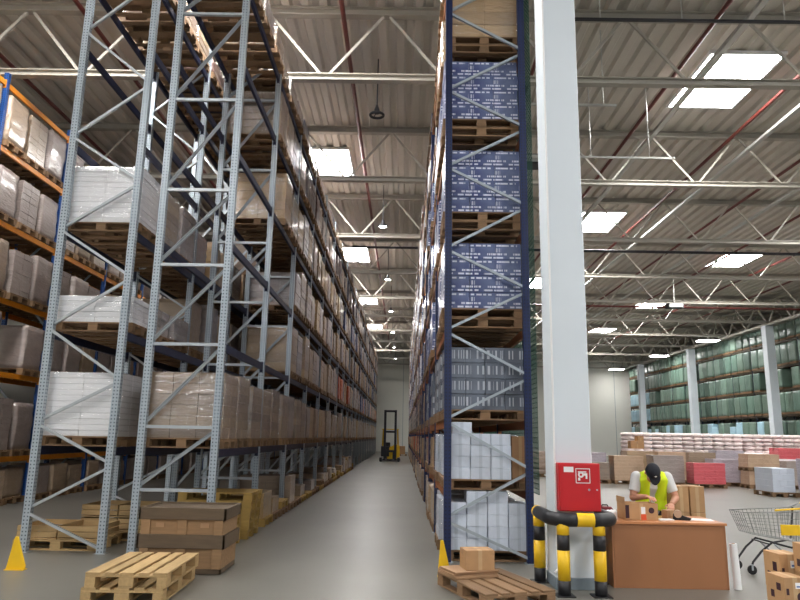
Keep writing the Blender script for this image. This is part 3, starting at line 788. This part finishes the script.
# lower floor beam of the zigzag frame is a yellow upright guard at its foot
def guard(x, y, lab, s=1, h=.36, w=.17, rz=0.):
    t = thing('rack_guard', lab, 'rack guard', (x, y, 0), rz)
    obj('shield', MB().prism([(-w / 2 * s, .0), (w / 2 * s, 0), (w / 2 * s, .05), (-.01 * s, h), (-.045 * s, h)], 'y', -.012, .012), 'yellow', t, bevel=.003)
    obj('foot_plate', MB().box(-w / 2, w / 2, -.05, .05, 0, .008), 'yellow', t)
    obj('side_flange', MB().prism([(.012, 0), (.16, 0), (.012, h * .6)], 'x', -.02, 0), 'yellow', t)
guard(-4.63, 8.55, 'yellow triangular rack guard at the foot of the zigzag frame', 1, .38, .23)
guard(.53, 8.62, 'yellow rack guard plate at the foot of the navy rack', 1, .42, .16)

# ------------------------------------------------------------------ right foreground
fine_pallet((1.01, 7.76, 0), radians(-70), 'light wooden pallet with cardboard on it before the navy rack', 'wood')
SH = .144
for k in range(6):
    o = obj('cardboard_sheet', MB().box(-.2, .2, -.27, .27, 0, .012), 'sheet', None, (.76 + random.uniform(-.012, .012), 8.0 + random.uniform(-.012, .012), PH + k * .013), radians(-66 + random.uniform(-3, 3)))
    tag(o, f'flattened cardboard sheet, {ordw(k + 1)} from the bottom of the pile on the light pallet', 'cardboard sheet', 'flattened cardboard pile')
t = thing('brown_carton', 'closed brown cardboard box standing on the flattened cardboard pile', 'carton', (.86, 7.98, PH + 6 * .013), radians(10))
obj('box_body', MB().box(-.165, .165, -.13, .13, 0, .21), 'box', t, bevel=.004)
obj('tape', MB().box(-.166, .166, -.02, .02, .15, .2115), 'sheet', t)
obj('printed_label', MB().box(.165, .1665, -.06, .06, .05, .13), 'sheet', t)

# striped crash guard round the column
def arc(c, r, a0, a1, z, n=8): return [(c[0] + r * cos(a0 + (a1 - a0) * i / n), c[1] + r * sin(a0 + (a1 - a0) * i / n), z) for i in range(n + 1)]
gx0, gx1, gy0, gy1, gz = 1.66, 2.345, 7.72, 8.55, .79
t = thing('crash_guard', 'yellow and black striped tubular crash guard around the white column', 'crash guard', (0, 0, 0))
R_ = .075
path = [(gx0, gy1, gz), (gx0, gy0 + .25, gz)] + arc((gx0 + .2, gy0 + .2), .2, pi, 1.5 * pi, gz)[0:] + arc((gx1 - .2, gy0 + .2), .2, 1.5 * pi, 2 * pi, gz) + [(gx1, gy0 + .25, gz), (gx1, gy1, gz)]
P = [Vector(q) for q in path]
# cut the rail into coloured stretches by arc length
L = [0.]
for a, b in zip(P[:-1], P[1:]): L.append(L[-1] + (b - a).length)
def at(s):
    for i in range(len(P) - 1):
        if s <= L[i + 1] + 1e-6: return P[i].lerp(P[i + 1], 0 if L[i + 1] == L[i] else (s - L[i]) / (L[i + 1] - L[i]))
    return P[-1]
mid = L[-1] / 2
cuts = [0, .07, mid - .08, mid + .11, L[-1] - .07, L[-1]]
for i, (a, b) in enumerate(zip(cuts[:-1], cuts[1:])):
    pts = [at(a + (b - a) * j / 14) for j in range(15)]
    o = obj('rail', MB().tube(pts, R_, 14), 'yellow' if i % 2 == 0 else 'black', t, smooth=False)
    for pl in o.data.polygons: pl.use_smooth = len(pl.vertices) == 4
    o['label'] = 'yellow rail stretch' if i % 2 == 0 else 'black rail stretch'
for (x, y) in ((gx0, gy1 - .08), (gx0 + .12, gy0 + .03), (gx1 - .17, gy0 + .03), (gx1, gy1 - .08)):
    pp = link('post', None, t, (x, y, 0))
    for i, (z0, z1) in enumerate(((0, .16), (.16, .47), (.47, .63), (.63, gz - .03))):
        o = obj('stripe', MB().tube([(0, 0, z0), (0, 0, z1)], .068, 14), 'black' if i % 2 == 0 else 'yellow', pp)
        for pl in o.data.polygons: pl.use_smooth = len(pl.vertices) == 4
        o['label'] = 'black band' if i % 2 == 0 else 'yellow band'
    obj('foot_plate', MB().box(-.1, .1, -.1, .1, 0, .01), 'black', pp)

# hose cabinet on the column
fy = CY - .235
t = thing('hose_cabinet', 'red fire hose cabinet with white pictogram mounted on the column', 'fire hose cabinet', (2.02, fy, .86))
obj('body', MB().box(-.235, .235, -.14, 0, 0, .53), 'red', t, bevel=.006)
dr = obj('door', MB().box(-.225, .225, -.155, -.14, .01, .52), 'red', t, bevel=.004)
sg = link('pictogram', None, t, (.035, -.157, .31))
obj('sign_border', MB().box(-.082, .082, -.002, 0, 0, .008).box(-.082, .082, -.002, 0, .156, .164).box(-.082, -.074, -.002, 0, 0, .164).box(.074, .082, -.002, 0, 0, .164), 'white', sg)
ringp = [(-.022 + .034 * cos(a * pi / 8), .095 + .034 * sin(a * pi / 8)) for a in range(16)]
mb = MB().prism(ringp, 'y', -.002, 0).box(-.056, .04, -.002, 0, .118, .132).box(.012, .05, -.002, 0, .085, .112).box(.03, .05, -.002, 0, .05, .085).box(-.056, -.03, -.002, 0, .03, .062)
obj('hose_symbol', mb, 'white', sg)
obj('hub_symbol', MB().prism([(-.022 + .014 * cos(a * pi / 8), .095 + .014 * sin(a * pi / 8)) for a in range(16)], 'y', -.003, -.002), 'red', sg)
obj('label_plate', MB().box(-.18, -.07, -.158, -.155, .43, .49), 'white', t)
obj('lock', MB().tube([(.1, -.155, .24), (.1, -.167, .24)], .012, 10), 'galv', t)
obj('handle', MB().tube([(.19, -.155, .24), (.19, -.165, .24)], .01, 10), 'galv', t)
for s in (.05, .45): obj('hinge', MB().tube([(-.232, -.15, s), (-.232, -.15, s + .05)], .008, 8), 'red', t)
# pipes on the column
px = CX - .217
mb = MB().tube([(px, fy - .028, ZB - .3), (px, fy - .028, .36), (px, fy - .032, .3), (px + .015, fy - .05, .24), (px - .04, fy - .06, .19)], .013, 8)
tag(obj('conduit', mb, 'white'), 'thin white conduit running up the front face of the column', 'pipe')
tag(obj('riser_pipe', MB().tube([(CX + .25, CY + .03, .0), (CX + .25, CY + .03, ZB + 1.4)], .022, 8), 'pipered'), 'thin dark red riser pipe standing behind the white column', 'pipe')

# packing desk
DX0, DX1, DY0, DY1, DZ = 2.45, 3.77, 8.2, 8.9, .73
t = thing('packing_desk', 'orange-brown laminate packing desk with a closed front panel', 'desk', ((DX0 + DX1) / 2, (DY0 + DY1) / 2, 0))
dw, dd = (DX1 - DX0) / 2, (DY1 - DY0) / 2
obj('top', MB().box(-dw - .015, dw + .015, -dd - .02, dd + .02, DZ - .028, DZ), 'desktop', t, bevel=.003)
obj('front_panel', MB().box(-dw + .022, dw - .022, -dd, -dd + .02, 0, DZ - .03), 'desk', t, bevel=.002)
for s in (-1, 1): obj('side_panel', MB().box(s * dw - (.02 if s > 0 else 0), s * dw + (.02 if s < 0 else 0), -dd, dd, 0, DZ - .03), 'desk', t, bevel=.002)
# things on the desk
def flaps_box(name, label, loc, w, d, h, rz, m='box'):
    t = thing(name, label, 'carton', loc, rz)
    e = .006
    obj('box_body', MB().box(-w, w, -d, d, 0, e).box(-w, w, -d, -d + e, 0, h).box(-w, w, d - e, d, 0, h).box(-w, -w + e, -d, d, 0, h).box(w - e, w, -d, d, 0, h), m, t)
    obj('flap', MB().bar((-w, -d + .002, h), (-w - .06, -d + .002, h + .03), .004, .004).box(-w - .004, -w, -d, d, h - .0, h + .07), m, t)
    return t
t = flaps_box('brown_carton', 'open brown carton being packed on the desk before the bending worker', (2.86, 8.5, DZ), .2, .13, .19, radians(3))
obj('round_print', MB().prism([(.12 + .035 * cos(a * pi / 8), .11 + .035 * sin(a * pi / 8)) for a in range(16)], 'y', -.1315, -.13), 'ink', t)
obj('white_label', MB().box(-.005, .045, -.132, -.13, .07, .15), 'paper', t)
obj('orange_label', MB().box(-.01, .055, -.132, -.13, .0, .065), 'orangeprint', t)
obj('printed_panel', MB().box(-.195, -.15, -.1315, -.13, .02, .17), 'ink', t)
o = obj('parcel_label_sheet', MB().box(-.09, .09, -.05, .05, 0, .012), 'paper', None, (3.16, 8.42, DZ), radians(8)); tag(o, 'white paper pad beside the open carton on the desk', 'paper')
o = obj('paper_sheet', MB().box(-.15, .15, -.1, .1, 0, .006), 'paper', None, (3.6, 8.5, DZ), radians(-10)); tag(o, 'white sheets of paper at the free end of the desk', 'paper')
t = thing('tape_dispenser', 'small black tape dispenser on the desk beside the papers', 'tape dispenser', (3.36, 8.45, DZ), radians(-20))
obj('frame', MB().prism([(-.09, 0), (.1, 0), (.12, .025), (.03, .05), (-.03, .085), (-.085, .07)], 'y', -.03, .03), 'rubber', t, bevel=.004)
obj('tape_roll', MB().tube([(-.03, -.032, .07), (-.03, .032, .07)], .045, 16), 'tan', t)
t = thing('small_carton', 'small brown carton on the desk beside the black tape dispenser', 'carton', (3.29, 8.62, DZ), radians(12))
obj('box_body', MB().box(-.07, .07, -.06, .06, 0, .1), 'boxdark', t, bevel=.003); obj('tape', MB().box(-.012, .012, -.061, .061, .07, .101), 'sheet', t)
t = thing('red_case', 'small dark red case on the desk end by the crash guard', 'case', (2.55, 8.78, DZ), radians(-12))
obj('case_body', MB().box(-.09, .09, -.05, .05, 0, .11), mat('dark_red_case', srgb(112, 34, 40), .5), t, bevel=.015); obj('handle', MB().tube([(-.04, 0, .105), (-.03, 0, .13), (.03, 0, .13), (.04, 0, .105)], .007, 6), 'rubber', t)
o = link('plastic_bag', wrap_mesh(.13, .14, .09, 'white', .02, 1), None, (2.52, 8.5, DZ), radians(10)); tag(o, 'crumpled white plastic bag on the desk beside the red case', 'bag')
# white cardboard tube standing at the desk end
t = thing('paper_roll', 'slim white roll standing on the floor at the end of the desk', 'roll', (3.89, 8.25, 0))
obj('roll_body', MB().tube([(0, 0, 0), (-.02, 0, .5)], .042, 16), 'white', t); obj('core', MB().tube([(-.02, 0, .498), (-.0202, 0, .504)], .02, 12), 'sheet', t)
# brown cartons stacked behind the worker
bw, bd, bh = .2, .34, .345
cmesh = MB().box(-bw / 2 + .003, bw / 2 - .003, -bd / 2, bd / 2, 0, bh - .003).mesh('brown_carton', 'box', .005)
for c in range(2):
    for r in range(3):
        tag(link('brown_carton', cmesh, None, (3.79 + c * .215, 9.62, r * bh + .03), radians(-2)), f'tall brown carton, {["near the worker", "away from the worker"][c]}, {ordw(r + 1)} row up in the stack behind the desk', 'carton', 'brown cartons behind the desk')
tag(obj('dolly', MB().box(-.24, .24, -.18, .18, 0, .03), 'wooddark', None, (3.9, 9.62, 0)), 'low wooden board under the brown cartons behind the desk', 'board')

# cartons at the bottom right
def product_carton(x, y, z, w, d, h, rz, lab):
    t = thing('printed_carton', lab, 'carton', (x, y, z), rz, 'printed cartons by the cart')
    obj('box_body', MB().box(-w / 2, w / 2, -d / 2, d / 2, 0, h), 'box', t, bevel=.004)
    obj('white_label', MB().box(.0, w / 2 - .01, -d / 2 - .0015, -d / 2, h * .62, h * .82), 'paper', t)
    obj('blue_print', MB().box(.01, w / 2 - .03, -d / 2 - .002, -d / 2 - .0015, h * .66, h * .71), 'bluelabel', t)
    obj('round_print', MB().prism([(w * .25 + .042 * cos(a * pi / 8), h * .33 + .042 * sin(a * pi / 8)) for a in range(16)], 'y', -d / 2 - .0015, -d / 2), 'ink', t)
    obj('side_print', MB().box(-w * .42, -w * .3, -d / 2 - .0015, -d / 2, h * .4, h * .62).box(-w / 2 - .0015, -w / 2, -d * .3, -d * .05, h * .5, h * .75).box(-w / 2 - .0015, -w / 2, d * .1, d * .3, h * .2, h * .45), 'ink', t)
for (x, y, hs, nm) in ((3.45, 6.4, (.26, .245), 'shortest'), (3.6, 6.72, (.325, .325), 'middle'), (3.73, 6.44, (.255, .255, .255), 'tallest')):
    z = 0
    for i, h in enumerate(hs):
        product_carton(x, y, z, .2, .26, h - .002, radians(1 + 2 * (i % 2)), f'{"topmost" if i == len(hs) - 1 else ("lowest" if i == 0 else "middle")} printed brown carton of the {nm} stack by the cart'); z += h

# shopping cart (nose to the left)
t = thing('shopping_cart', 'grey wire shopping cart with yellow handle and yellow panel', 'shopping cart', (4.46, 9.35, 0))
t.scale = (.95, .95, .95)
def wires(rail0, rail1, n, mb, r=.004):
    for i in range(n + 1):
        k = i / n
        a = Vector(rail0[0]).lerp(Vector(rail0[1]), k); b = Vector(rail1[0]).lerp(Vector(rail1[1]), k); mb.tube([a, b], r, 5)
# basket corners: nose at x=0, rear x=.95 ; half widths
nt, nb_, rt, rb = .80, .52, .84, .40
TL = [(0, -.2, nt), (.95, -.29, rt)]; BL = [(.1, -.16, nb_), (.9, -.23, rb)]
TR = [(0, .2, nt), (.95, .29, rt)]; BR = [(.1, .16, nb_), (.9, .23, rb)]
for nm, A, B in (('basket_side', TL, BL), ('basket_side', TR, BR)):
    mb = MB(); wires(A, B, 15, mb)
    for k in (0, .25, .5, .75, 1.):
        mb.tube([Vector(A[0]).lerp(Vector(B[0]), k), Vector(A[1]).lerp(Vector(B[1]), k)], .004 if 0 < k < 1 else .008, 6)
    obj(nm, mb, 'chrome', t)
mb = MB(); wires((TL[0], TR[0]), (BL[0], BR[0]), 6, mb)
for k in (0, .33, .66, 1.): mb.tube([Vector(TL[0]).lerp(Vector(BL[0]), k), Vector(TR[0]).lerp(Vector(BR[0]), k)], .005, 6)
obj('basket_front', mb, 'chrome', t)
mb = MB(); wires((BL[0], BR[0]), (BL[1], BR[1]), 7, mb)
for k in (0, .2, .4, .6, .8, 1.): mb.tube([Vector(BL[0]).lerp(Vector(BL[1]), k), Vector(BR[0]).lerp(Vector(BR[1]), k)], .004, 6)
obj('basket_floor', mb, 'chrome', t)
mb = MB(); wires((TL[1], TR[1]), (BL[1], BR[1]), 8, mb)
obj('rear_gate', mb, 'chrome', t)
obj('child_seat_panel', MB().box(.46, .72, -.27, -.257, .52, .66), 'yellow', t, bevel=.004)
obj('handle', MB().tube([(.4, -.27, .845), (1.05, -.3, .9), (1.08, -.28, .91), (1.08, .28, .91), (1.05, .3, .9)], .013, 8), 'yellow', t)
for s in (-1, 1):
    obj('handle_arm', MB().tube([(.9, s * .29, .84), (1.06, s * .29, .91)], .012, 8), 'chrome', t)
    obj('leg', MB().tube([(.95, s * .28, .84), (.86, s * .25, .4), (.6, s * .23, .36), (.35, s * .22, .42), (.2, s * .21, .3), (.08, s * .2, .16), (.06, s * .2, .1)], .014, 8), 'dark', t)
    obj('rear_leg', MB().tube([(.38, s * .22, .4), (.55, s * .24, .25), (.72, s * .25, .11), (.92, s * .26, .1)], .014, 8), 'galv', t)
    for x in (.06, .92):
        w = obj('caster', MB().tube([(x, s * .2 - .013 if x < .5 else s * .26 - .013, .06), (x, s * .2 + .013 if x < .5 else s * .26 + .013, .06)], .06, 14), 'rubber', t)
        yy = s * .2 if x < .5 else s * .26
        obj('fork', MB().box(-.012, .012, -.022, -.016, -.0, .07).box(-.012, .012, .016, .022, 0, .07).box(-.012, .012, -.022, .022, .065, .075), 'galv', w, (x, yy, .055))
for s in (.25,): obj('cross_bar', MB().tube([(.3, -.22, .4), (.3, .22, .4)], .01, 8), 'dark', t)

# ------------------------------------------------------------------ worker bending over the desk
def voxel(name, mb, m, vox, parent, sm=4):
    o = link(name, mb.mesh(name, m), parent)
    r = o.modifiers.new('r', 'REMESH'); r.mode = 'VOXEL'; r.voxel_size = vox
    s_ = o.modifiers.new('s', 'SMOOTH'); s_.factor = .5; s_.iterations = sm
    dg = bpy.context.evaluated_depsgraph_get(); me = bpy.data.meshes.new_from_object(o.evaluated_get(dg))
    o.modifiers.clear(); o.data = me
    me.polygons.foreach_set('use_smooth', [True] * len(me.polygons))
    if not me.materials: me.materials.append(M[m])
    return o
def limb(mb, pts, radii, n=12):
    """tapered limb with rounded ends"""
    mb.tube(pts, 0, n, radii=radii)
    for p, r in zip(pts, radii): mb.ell(p, (r, r, r), n, 8)
W = thing('person', 'person in a yellow hi-vis vest and dark cap bending over the packing desk', 'person', (3.32, 9.24, 0))
HEAD = Vector((-.06, -.2, 1.215))
SHL, ELB, WRI = {}, {}, {}
for s in (-1, 1): SHL[s] = (s * .19, .0, 1.15)
ELB[1] = (.265, -.06, .9); WRI[1] = (.12, -.3, .85)
ELB[-1] = (-.265, -.06, .9); WRI[-1] = (-.19, -.32, .93)
W.scale = (1.05, 1.05, 1.03)
TR = [(0, .2, .7), (0, .19, .85), (0, .14, 1.0), (0, .06, 1.11), (0, 0, 1.17)]
KNEE = lambda s: (s * .14, -.02, .44)
body = MB()
# trunk
body.tube(TR, 0, 14, radii=[.14, .15, .145, .15, .1])
body.ell((0, .05, 1.1), (.185, .115, .11)); body.ell((0, .2, .76), (.17, .13, .12))
limb(body, [(0, .0, 1.17), (-.03, -.08, 1.2), (-.055, -.14, 1.205)], [.065, .056, .055])
# head: skull, jaw, nose, ears, brow; bowed so that the crown faces the desk front
TH = Matrix.Translation(HEAD) @ Matrix.Rotation(radians(58), 4, 'X')
body.ell((0, .0, .015), (.076, .096, .1), 18, 12, TH); body.ell((0, -.03, -.075), (.052, .06, .06), 14, 9, TH)
body.ell((0, -.1, -.025), (.013, .02, .022), 8, 6, TH); body.ell((0, -.085, .012), (.045, .018, .012), 10, 6, TH)
for s in (-1, 1): body.ell((s * .078, .008, -.012), (.012, .02, .032), 8, 6, TH)
for s in (-1, 1):
    limb(body, [SHL[s], ELB[s]], [.06, .046]); limb(body, [ELB[s], WRI[s]], [.045, .029])
    # hand: palm and five separate curled fingers
    w = Vector(WRI[s]); d = (w - Vector(ELB[s])).normalized(); d = (d + Vector((0, -.1, -.15))).normalized()
    side = Vector((-s, -.1, 0)); side = (side - d * side.dot(d)).normalized(); nrm = d.cross(side).normalized()
    if nrm.z > 0: nrm = -nrm
    pal = w + d * .05
    T = Matrix((side, d, nrm)).transposed().to_4x4(); T.translation = pal
    body.ell((0, 0, 0), (.041, .05, .015), 12, 8, T); body.ell((0, -.04, 0), (.028, .03, .018), 10, 7, T)
    for k, (o_, ln) in enumerate(((-.031, .062), (-.0105, .074), (.0105, .07), (.031, .052))):
        a = T @ Vector((-o_, .035, 0)); b_ = T @ Vector((-o_ * 1.15, .035 + ln * .5, .006)); c_ = T @ Vector((-o_ * 1.15, .035 + ln * .85, .022)); e_ = T @ Vector((-o_ * 1.1, .035 + ln, .04))
        limb(body, [a, b_, c_, e_], [.0095, .009, .0085, .0075], 8)
    a = T @ Vector((.03, -.02, .002)); b_ = T @ Vector((.058, .012, .012)); c_ = T @ Vector((.06, .045, .024)); limb(body, [a, b_, c_], [.012, .0105, .0085], 8)
    # legs and bare feet hidden in trousers and shoes
    limb(body, [(s * .09, .2, .74), KNEE(s), (s * .12, .24, .1)], [.085, .058, .042]); body.ell((s * .12, .18, .05), (.042, .12, .04))
voxel('body', body, 'skin', .0065, W, 3)
for s in (-1, 1): obj('eye', MB().ell((s * .031, -.083, -.004), (.012, .008, .007), 8, 6, TH), 'eye', W, smooth=True)
obj('mouth', MB().ell((0, -.086, -.072), (.022, .008, .006), 8, 6, TH), 'lip', W, smooth=True)
obj('hair', MB().ell((0, .022, .0), (.081, .088, .088), 16, 10, TH), 'hair', W, smooth=True)
mb = MB(); mb.ell((0, .0, .035), (.088, .106, .09), 20, 12, TH)
cp = obj('cap', mb, 'cap', W, smooth=True)
br = MB(); n = 12
top = [(.075 * cos(pi + pi * i / n), -.06 + .11 * sin(pi + pi * i / n)) for i in range(n + 1)]
br.v = [tuple(TH @ Vector((x, y, .035 - .9 * max(0, -y - .1) ** 1.1 + e))) for e in (0, .006) for x, y in top]; k = n + 1
br.f = [tuple(range(k)), tuple(reversed(range(k, 2 * k)))] + [(i, (i + 1) % k, k + (i + 1) % k, k + i) for i in range(k)]
obj('cap_brim', br, 'cap', cp)
obj('cap_badge', MB().ell((0, -.098, .075), (.016, .006, .012), 8, 6, TH), 'paper', cp)
sh = MB()
sh.tube(TR, 0, 14, radii=[.165, .165, .16, .165, .1])
sh.ell((0, .05, 1.105), (.2, .13, .122))
for s in (-1, 1):
    m = Vector(SHL[s]).lerp(Vector(ELB[s]), .72); sh.tube([SHL[s], m], 0, 12, radii=[.073, .066]); sh.ell(SHL[s], (.074, .074, .074))
voxel('t_shirt', sh, 'tee', .009, W, 3)
ve = MB()
for s in (-1, 1):   # two front halves, left open over the chest
    ve.tube([(s * .115, .07, .74), (s * .11, .06, .88), (s * .105, .0, 1.02), (s * .11, -.045, 1.12), (s * .115, -.0, 1.2)], 0, 14, radii=[.085, .085, .082, .075, .055])
ve.tube([(0, .3, .74), (0, .27, .95), (0, .18, 1.1), (0, .1, 1.18)], 0, 14, radii=[.1, .12, .13, .08])
vest = voxel('hi_vis_vest', ve, 'vest', .009, W, 3)
tr = MB(); tr.ell((0, .2, .74), (.185, .15, .12))
for s in (-1, 1): limb(tr, [(s * .095, .2, .72), KNEE(s), (s * .12, .24, .1)], [.105, .078, .07])
voxel('trousers', tr, 'trousers', .012, W, 3)
for s in (-1, 1): obj('shoe', MB().ell((s * .12, .17, .05), (.055, .15, .05), 14, 8), 'rubber', W, smooth=True)

# ------------------------------------------------------------------ reach truck at the end of the aisle
t = thing('reach_truck', 'yellow reach truck with a black mast parked far down the aisle', 'forklift', (-.85, 47.5, 0))
obj('chassis', MB().prism([(-.45, .12), (.68, .12), (.68, 1.05), (.35, 1.15), (.05, .95), (-.45, .6)], 'y', -.1, 1.3), 'yellow', t, bevel=.04)
obj('operator_bay', MB().box(-.62, -.05, -.14, .2, .3, 1.0), 'dark', t, bevel=.03)
obj('front_plate', MB().box(0, .64, -.17, -.11, .15, 1.0), 'yellow', t, bevel=.02)
obj('seat', MB().box(-.4, 0, .3, .75, .75, 1.25), 'rubber', t, bevel=.04)
for s in (-1, 1):
    obj('straddle_leg', MB().box(s * .6 - .09, s * .6 + .09, -1.3, .3, .05, .26), 'dark', t, bevel=.02)
    obj('wheel', MB().tube([(s * .6 - .07, -1.15, .13), (s * .6 + .07, -1.15, .13)], .13, 16), 'rubber', t)
    obj('guard_post', MB().bar((s * .55, 1.1, 1.0), (s * .5, .9, 2.15), .1, .1), 'yellow', t)
    obj('mast_channel', MB().box(s * .36 - .08, s * .36 + .08, -.45, -.25, .1, 3.45), 'dark', t)
    obj('fork', MB().box(s * .25 - .06, s * .25 + .06, -1.6, -.5, .1, .15).box(s * .25 - .06, s * .25 + .06, -.55, -.5, .1, .6), 'dark', t)
for z in (.6, 1.9, 3.3): obj('mast_crossbar', MB().box(-.4, .4, -.42, -.3, z, z + .14), 'dark', t)
obj('overhead_guard', MB().box(-.6, .6, -.1, 1.1, 2.12, 2.18), 'yellow', t, bevel=.02)
obj('counter_wheel', MB().tube([(-.1, 1.0, .16), (.1, 1.0, .16)], .16, 16), 'rubber', t)
obj('side_skirt', MB().box(-.72, .72, -.2, 1.3, .05, .14), 'dark', t, bevel=.02)
fine_pallet((-.2, 61, 0), 0, 'small floor pallet far down the aisle beside the navy rack', 'wood')
t = thing('brown_carton', 'brown carton on a floor pallet far down the aisle', 'carton', (-.2, 61, PH)); obj('box_body', MB().box(-.45, .45, -.35, .35, 0, .7), 'box', t, bevel=.01); obj('tape', MB().box(-.05, .05, -.351, .351, .4, .703), 'sheet', t)

# ------------------------------------------------------------------ floor stacks in the open hall
def floor_load(x, y, style, h, lab, tiers=1, rz=0., v=0, sx=1., z=0.):
    """pallet + wrapped load, tiers high"""
    for k in range(tiers):
        pl = ('lower ' if k == 0 else 'upper ') if tiers > 1 else ''
        plain_pallet((x, y, z), rz, f'{pl}pallet under {lab}'.replace('  ', ' '), 'wood', 'pallets on the open hall floor')
        o = plain_load(style, h, (x, y, z + PH), f'{pl}{lab}', rz, 'floor loads in the open hall', v); z += PH + h
def sack_load(x, y, z, lab, h=.86, style='pink', n=5):
    """bags laid in courses: every course is a part"""
    t = thing('sack_load', lab, 'sack load', (x, y, z), 0, 'pinkish sack stacks')
    key = ('sackcourse', style)
    if key not in LM:
        mb = MB(); hh = h / n
        for i in range(3):
            for j in range(2): mb.ell((-.4 + .4 * i, -.2 + .4 * j, hh / 2), (.235, .24, hh * .72), 10, 6)
        mb.v = [(x, y, min(max(z, 0), hh - .002)) for x, y, z in mb.v]
        LM[key] = mb.mesh('sack_course', style, smooth=True)
    for k in range(n): link('sack_course', LM[key], t, (random.uniform(-.012, .012), random.uniform(-.012, .012), k * h / n + .003))
k = 0
for j in range(9):
    x = 10.4 + 1.32 * j
    for tier in range(2):
        z = tier * (PH + .88)
        plain_pallet((x, 30.6, z), 0, f'{"lower" if tier == 0 else "upper"} pallet in the {ordw(j + 1)} pinkish sack stack from the worker', 'wood', 'pallets in the sack row')
        sack_load(x, 30.6, z + PH, f'{"lower" if tier == 0 else "upper"} pinkish white sack load, {ordw(j + 1)} stack from the worker in the row')
for j in range(5):
    x = 15.5 + 1.4 * j
    for tier in range(2): 
        z = tier * (PH + .88)
        plain_pallet((x + 4.5, 27.6, z), 0, f'{"lower" if tier == 0 else "upper"} pallet in the {ordw(j + 1)} white sack stack of the nearer row', 'wood', 'pallets in the sack row')
        sack_load(x + 4.5, 27.6, z + PH, f'{"lower" if tier == 0 else "upper"} white sack load, {ordw(j + 1)} stack of the nearer row')
floor_load(11.37, 26.0, 'pinkred', .85, 'red film-wrapped load on the open floor beyond the worker', 1)
floor_load(10.1, 26.6, 'greywrap', 1.05, 'greyish wrapped load beside the red one', 1)
floor_load(12.65, 27.3, 'lilac', .95, 'striped grey load on the far side of the red one', 1)
floor_load(13.5, 26.2, 'tan', .48, 'tan wrapped load in the double stack past the red one', 2)
floor_load(12.1, 22.6, 'whiteload', .85, 'white bagged load nearest the shopping cart', 1, pi / 2)
floor_load(13.12, 21.7, 'lilac', 1.1, 'lilac grey wrapped load behind the shopping cart', 1)
floor_load(14.4, 20.9, 'tan', 1.15, 'tan wrapped load at the picture edge behind the cart', 1)
floor_load(15.15, 27.6, 'silver', .95, 'pale wrapped load between tan stack and red load', 1)
floor_load(16.15, 29.0, 'pinkred', .62, 'red load before the sack row', 2)
floor_load(8.88, 27.45, 'tan', 1.0, 'tan wrapped load directly behind the worker', 1)
floor_load(9.75, 28.6, 'kraft', 1.2, 'brown carton load far behind the worker', 1)
floor_load(7.6, 27.6, 'taupe', .7, 'taupe wrapped load between column and worker', 1)
floor_load(8.3, 29.3, 'whiteload', .45, 'low white carton load between the column and the worker', 1)
floor_load(7.0, 30.2, 'kraft', .95, 'brown carton load behind the low white one', 1)
floor_load(8.5, 31.0, 'lilac', 1.1, 'grey wrapped load before the end wall panels', 1)
floor_load(6.3, 31.5, 'taupe', 1.0, 'taupe wrapped load next to the column edge', 1)
floor_load(11.0, 28.5, 'tan', 1.1, 'second tan wrapped load in the row behind the worker', 1)
floor_load(12.25, 28.6, 'taupe', 1.1, 'taupe wrapped load behind the red one', 1)
floor_load(13.5, 28.8, 'lilac', 1.2, 'tall lilac load behind the tan double stack', 1)
floor_load(14.75, 29.2, 'pink', 1.25, 'pinkish wrapped load in front of the sack row', 1)
floor_load(14.9, 26.2, 'greywrap', .9, 'greyish wrapped load past the tan double stack', 1)
floor_load(16.5, 27.0, 'tan', .8, 'tan wrapped load before the second sack row', 1)
floor_load(17.8, 26.1, 'lilac', .9, 'lilac load at the picture edge before the sacks', 1)
for q, (x, z, w, h, lab) in enumerate(((9.7, 1.2 + PH, .55, .32, 'wide brown carton on top of the brown load behind the worker'), (9.85, 1.2 + PH + .32, .24, .2, 'small brown carton on top of the wide one behind the worker'))):
    t = thing('brown_carton', lab, 'carton', (x, 28.6, z)); obj('box_body', MB().box(-w / 2, w / 2, -.2, .2, 0, h - .002), 'box', t, bevel=.006); obj('tape', MB().box(-.03, .03, -.201, .201, h * .6, h), 'sheet', t)

# ------------------------------------------------------------------ light
w = bpy.data.worlds.new('world'); S.world = w; w.use_nodes = True
bg = w.node_tree.nodes['Background']; bg.inputs[0].default_value = (.86, .92, 1, 1); bg.inputs[1].default_value = .8
S.view_settings.view_transform = 'Standard'; S.view_settings.look = 'None'; S.view_settings.gamma = 1; S.view_settings.use_curve_mapping = False
S.view_settings.exposure = -.12
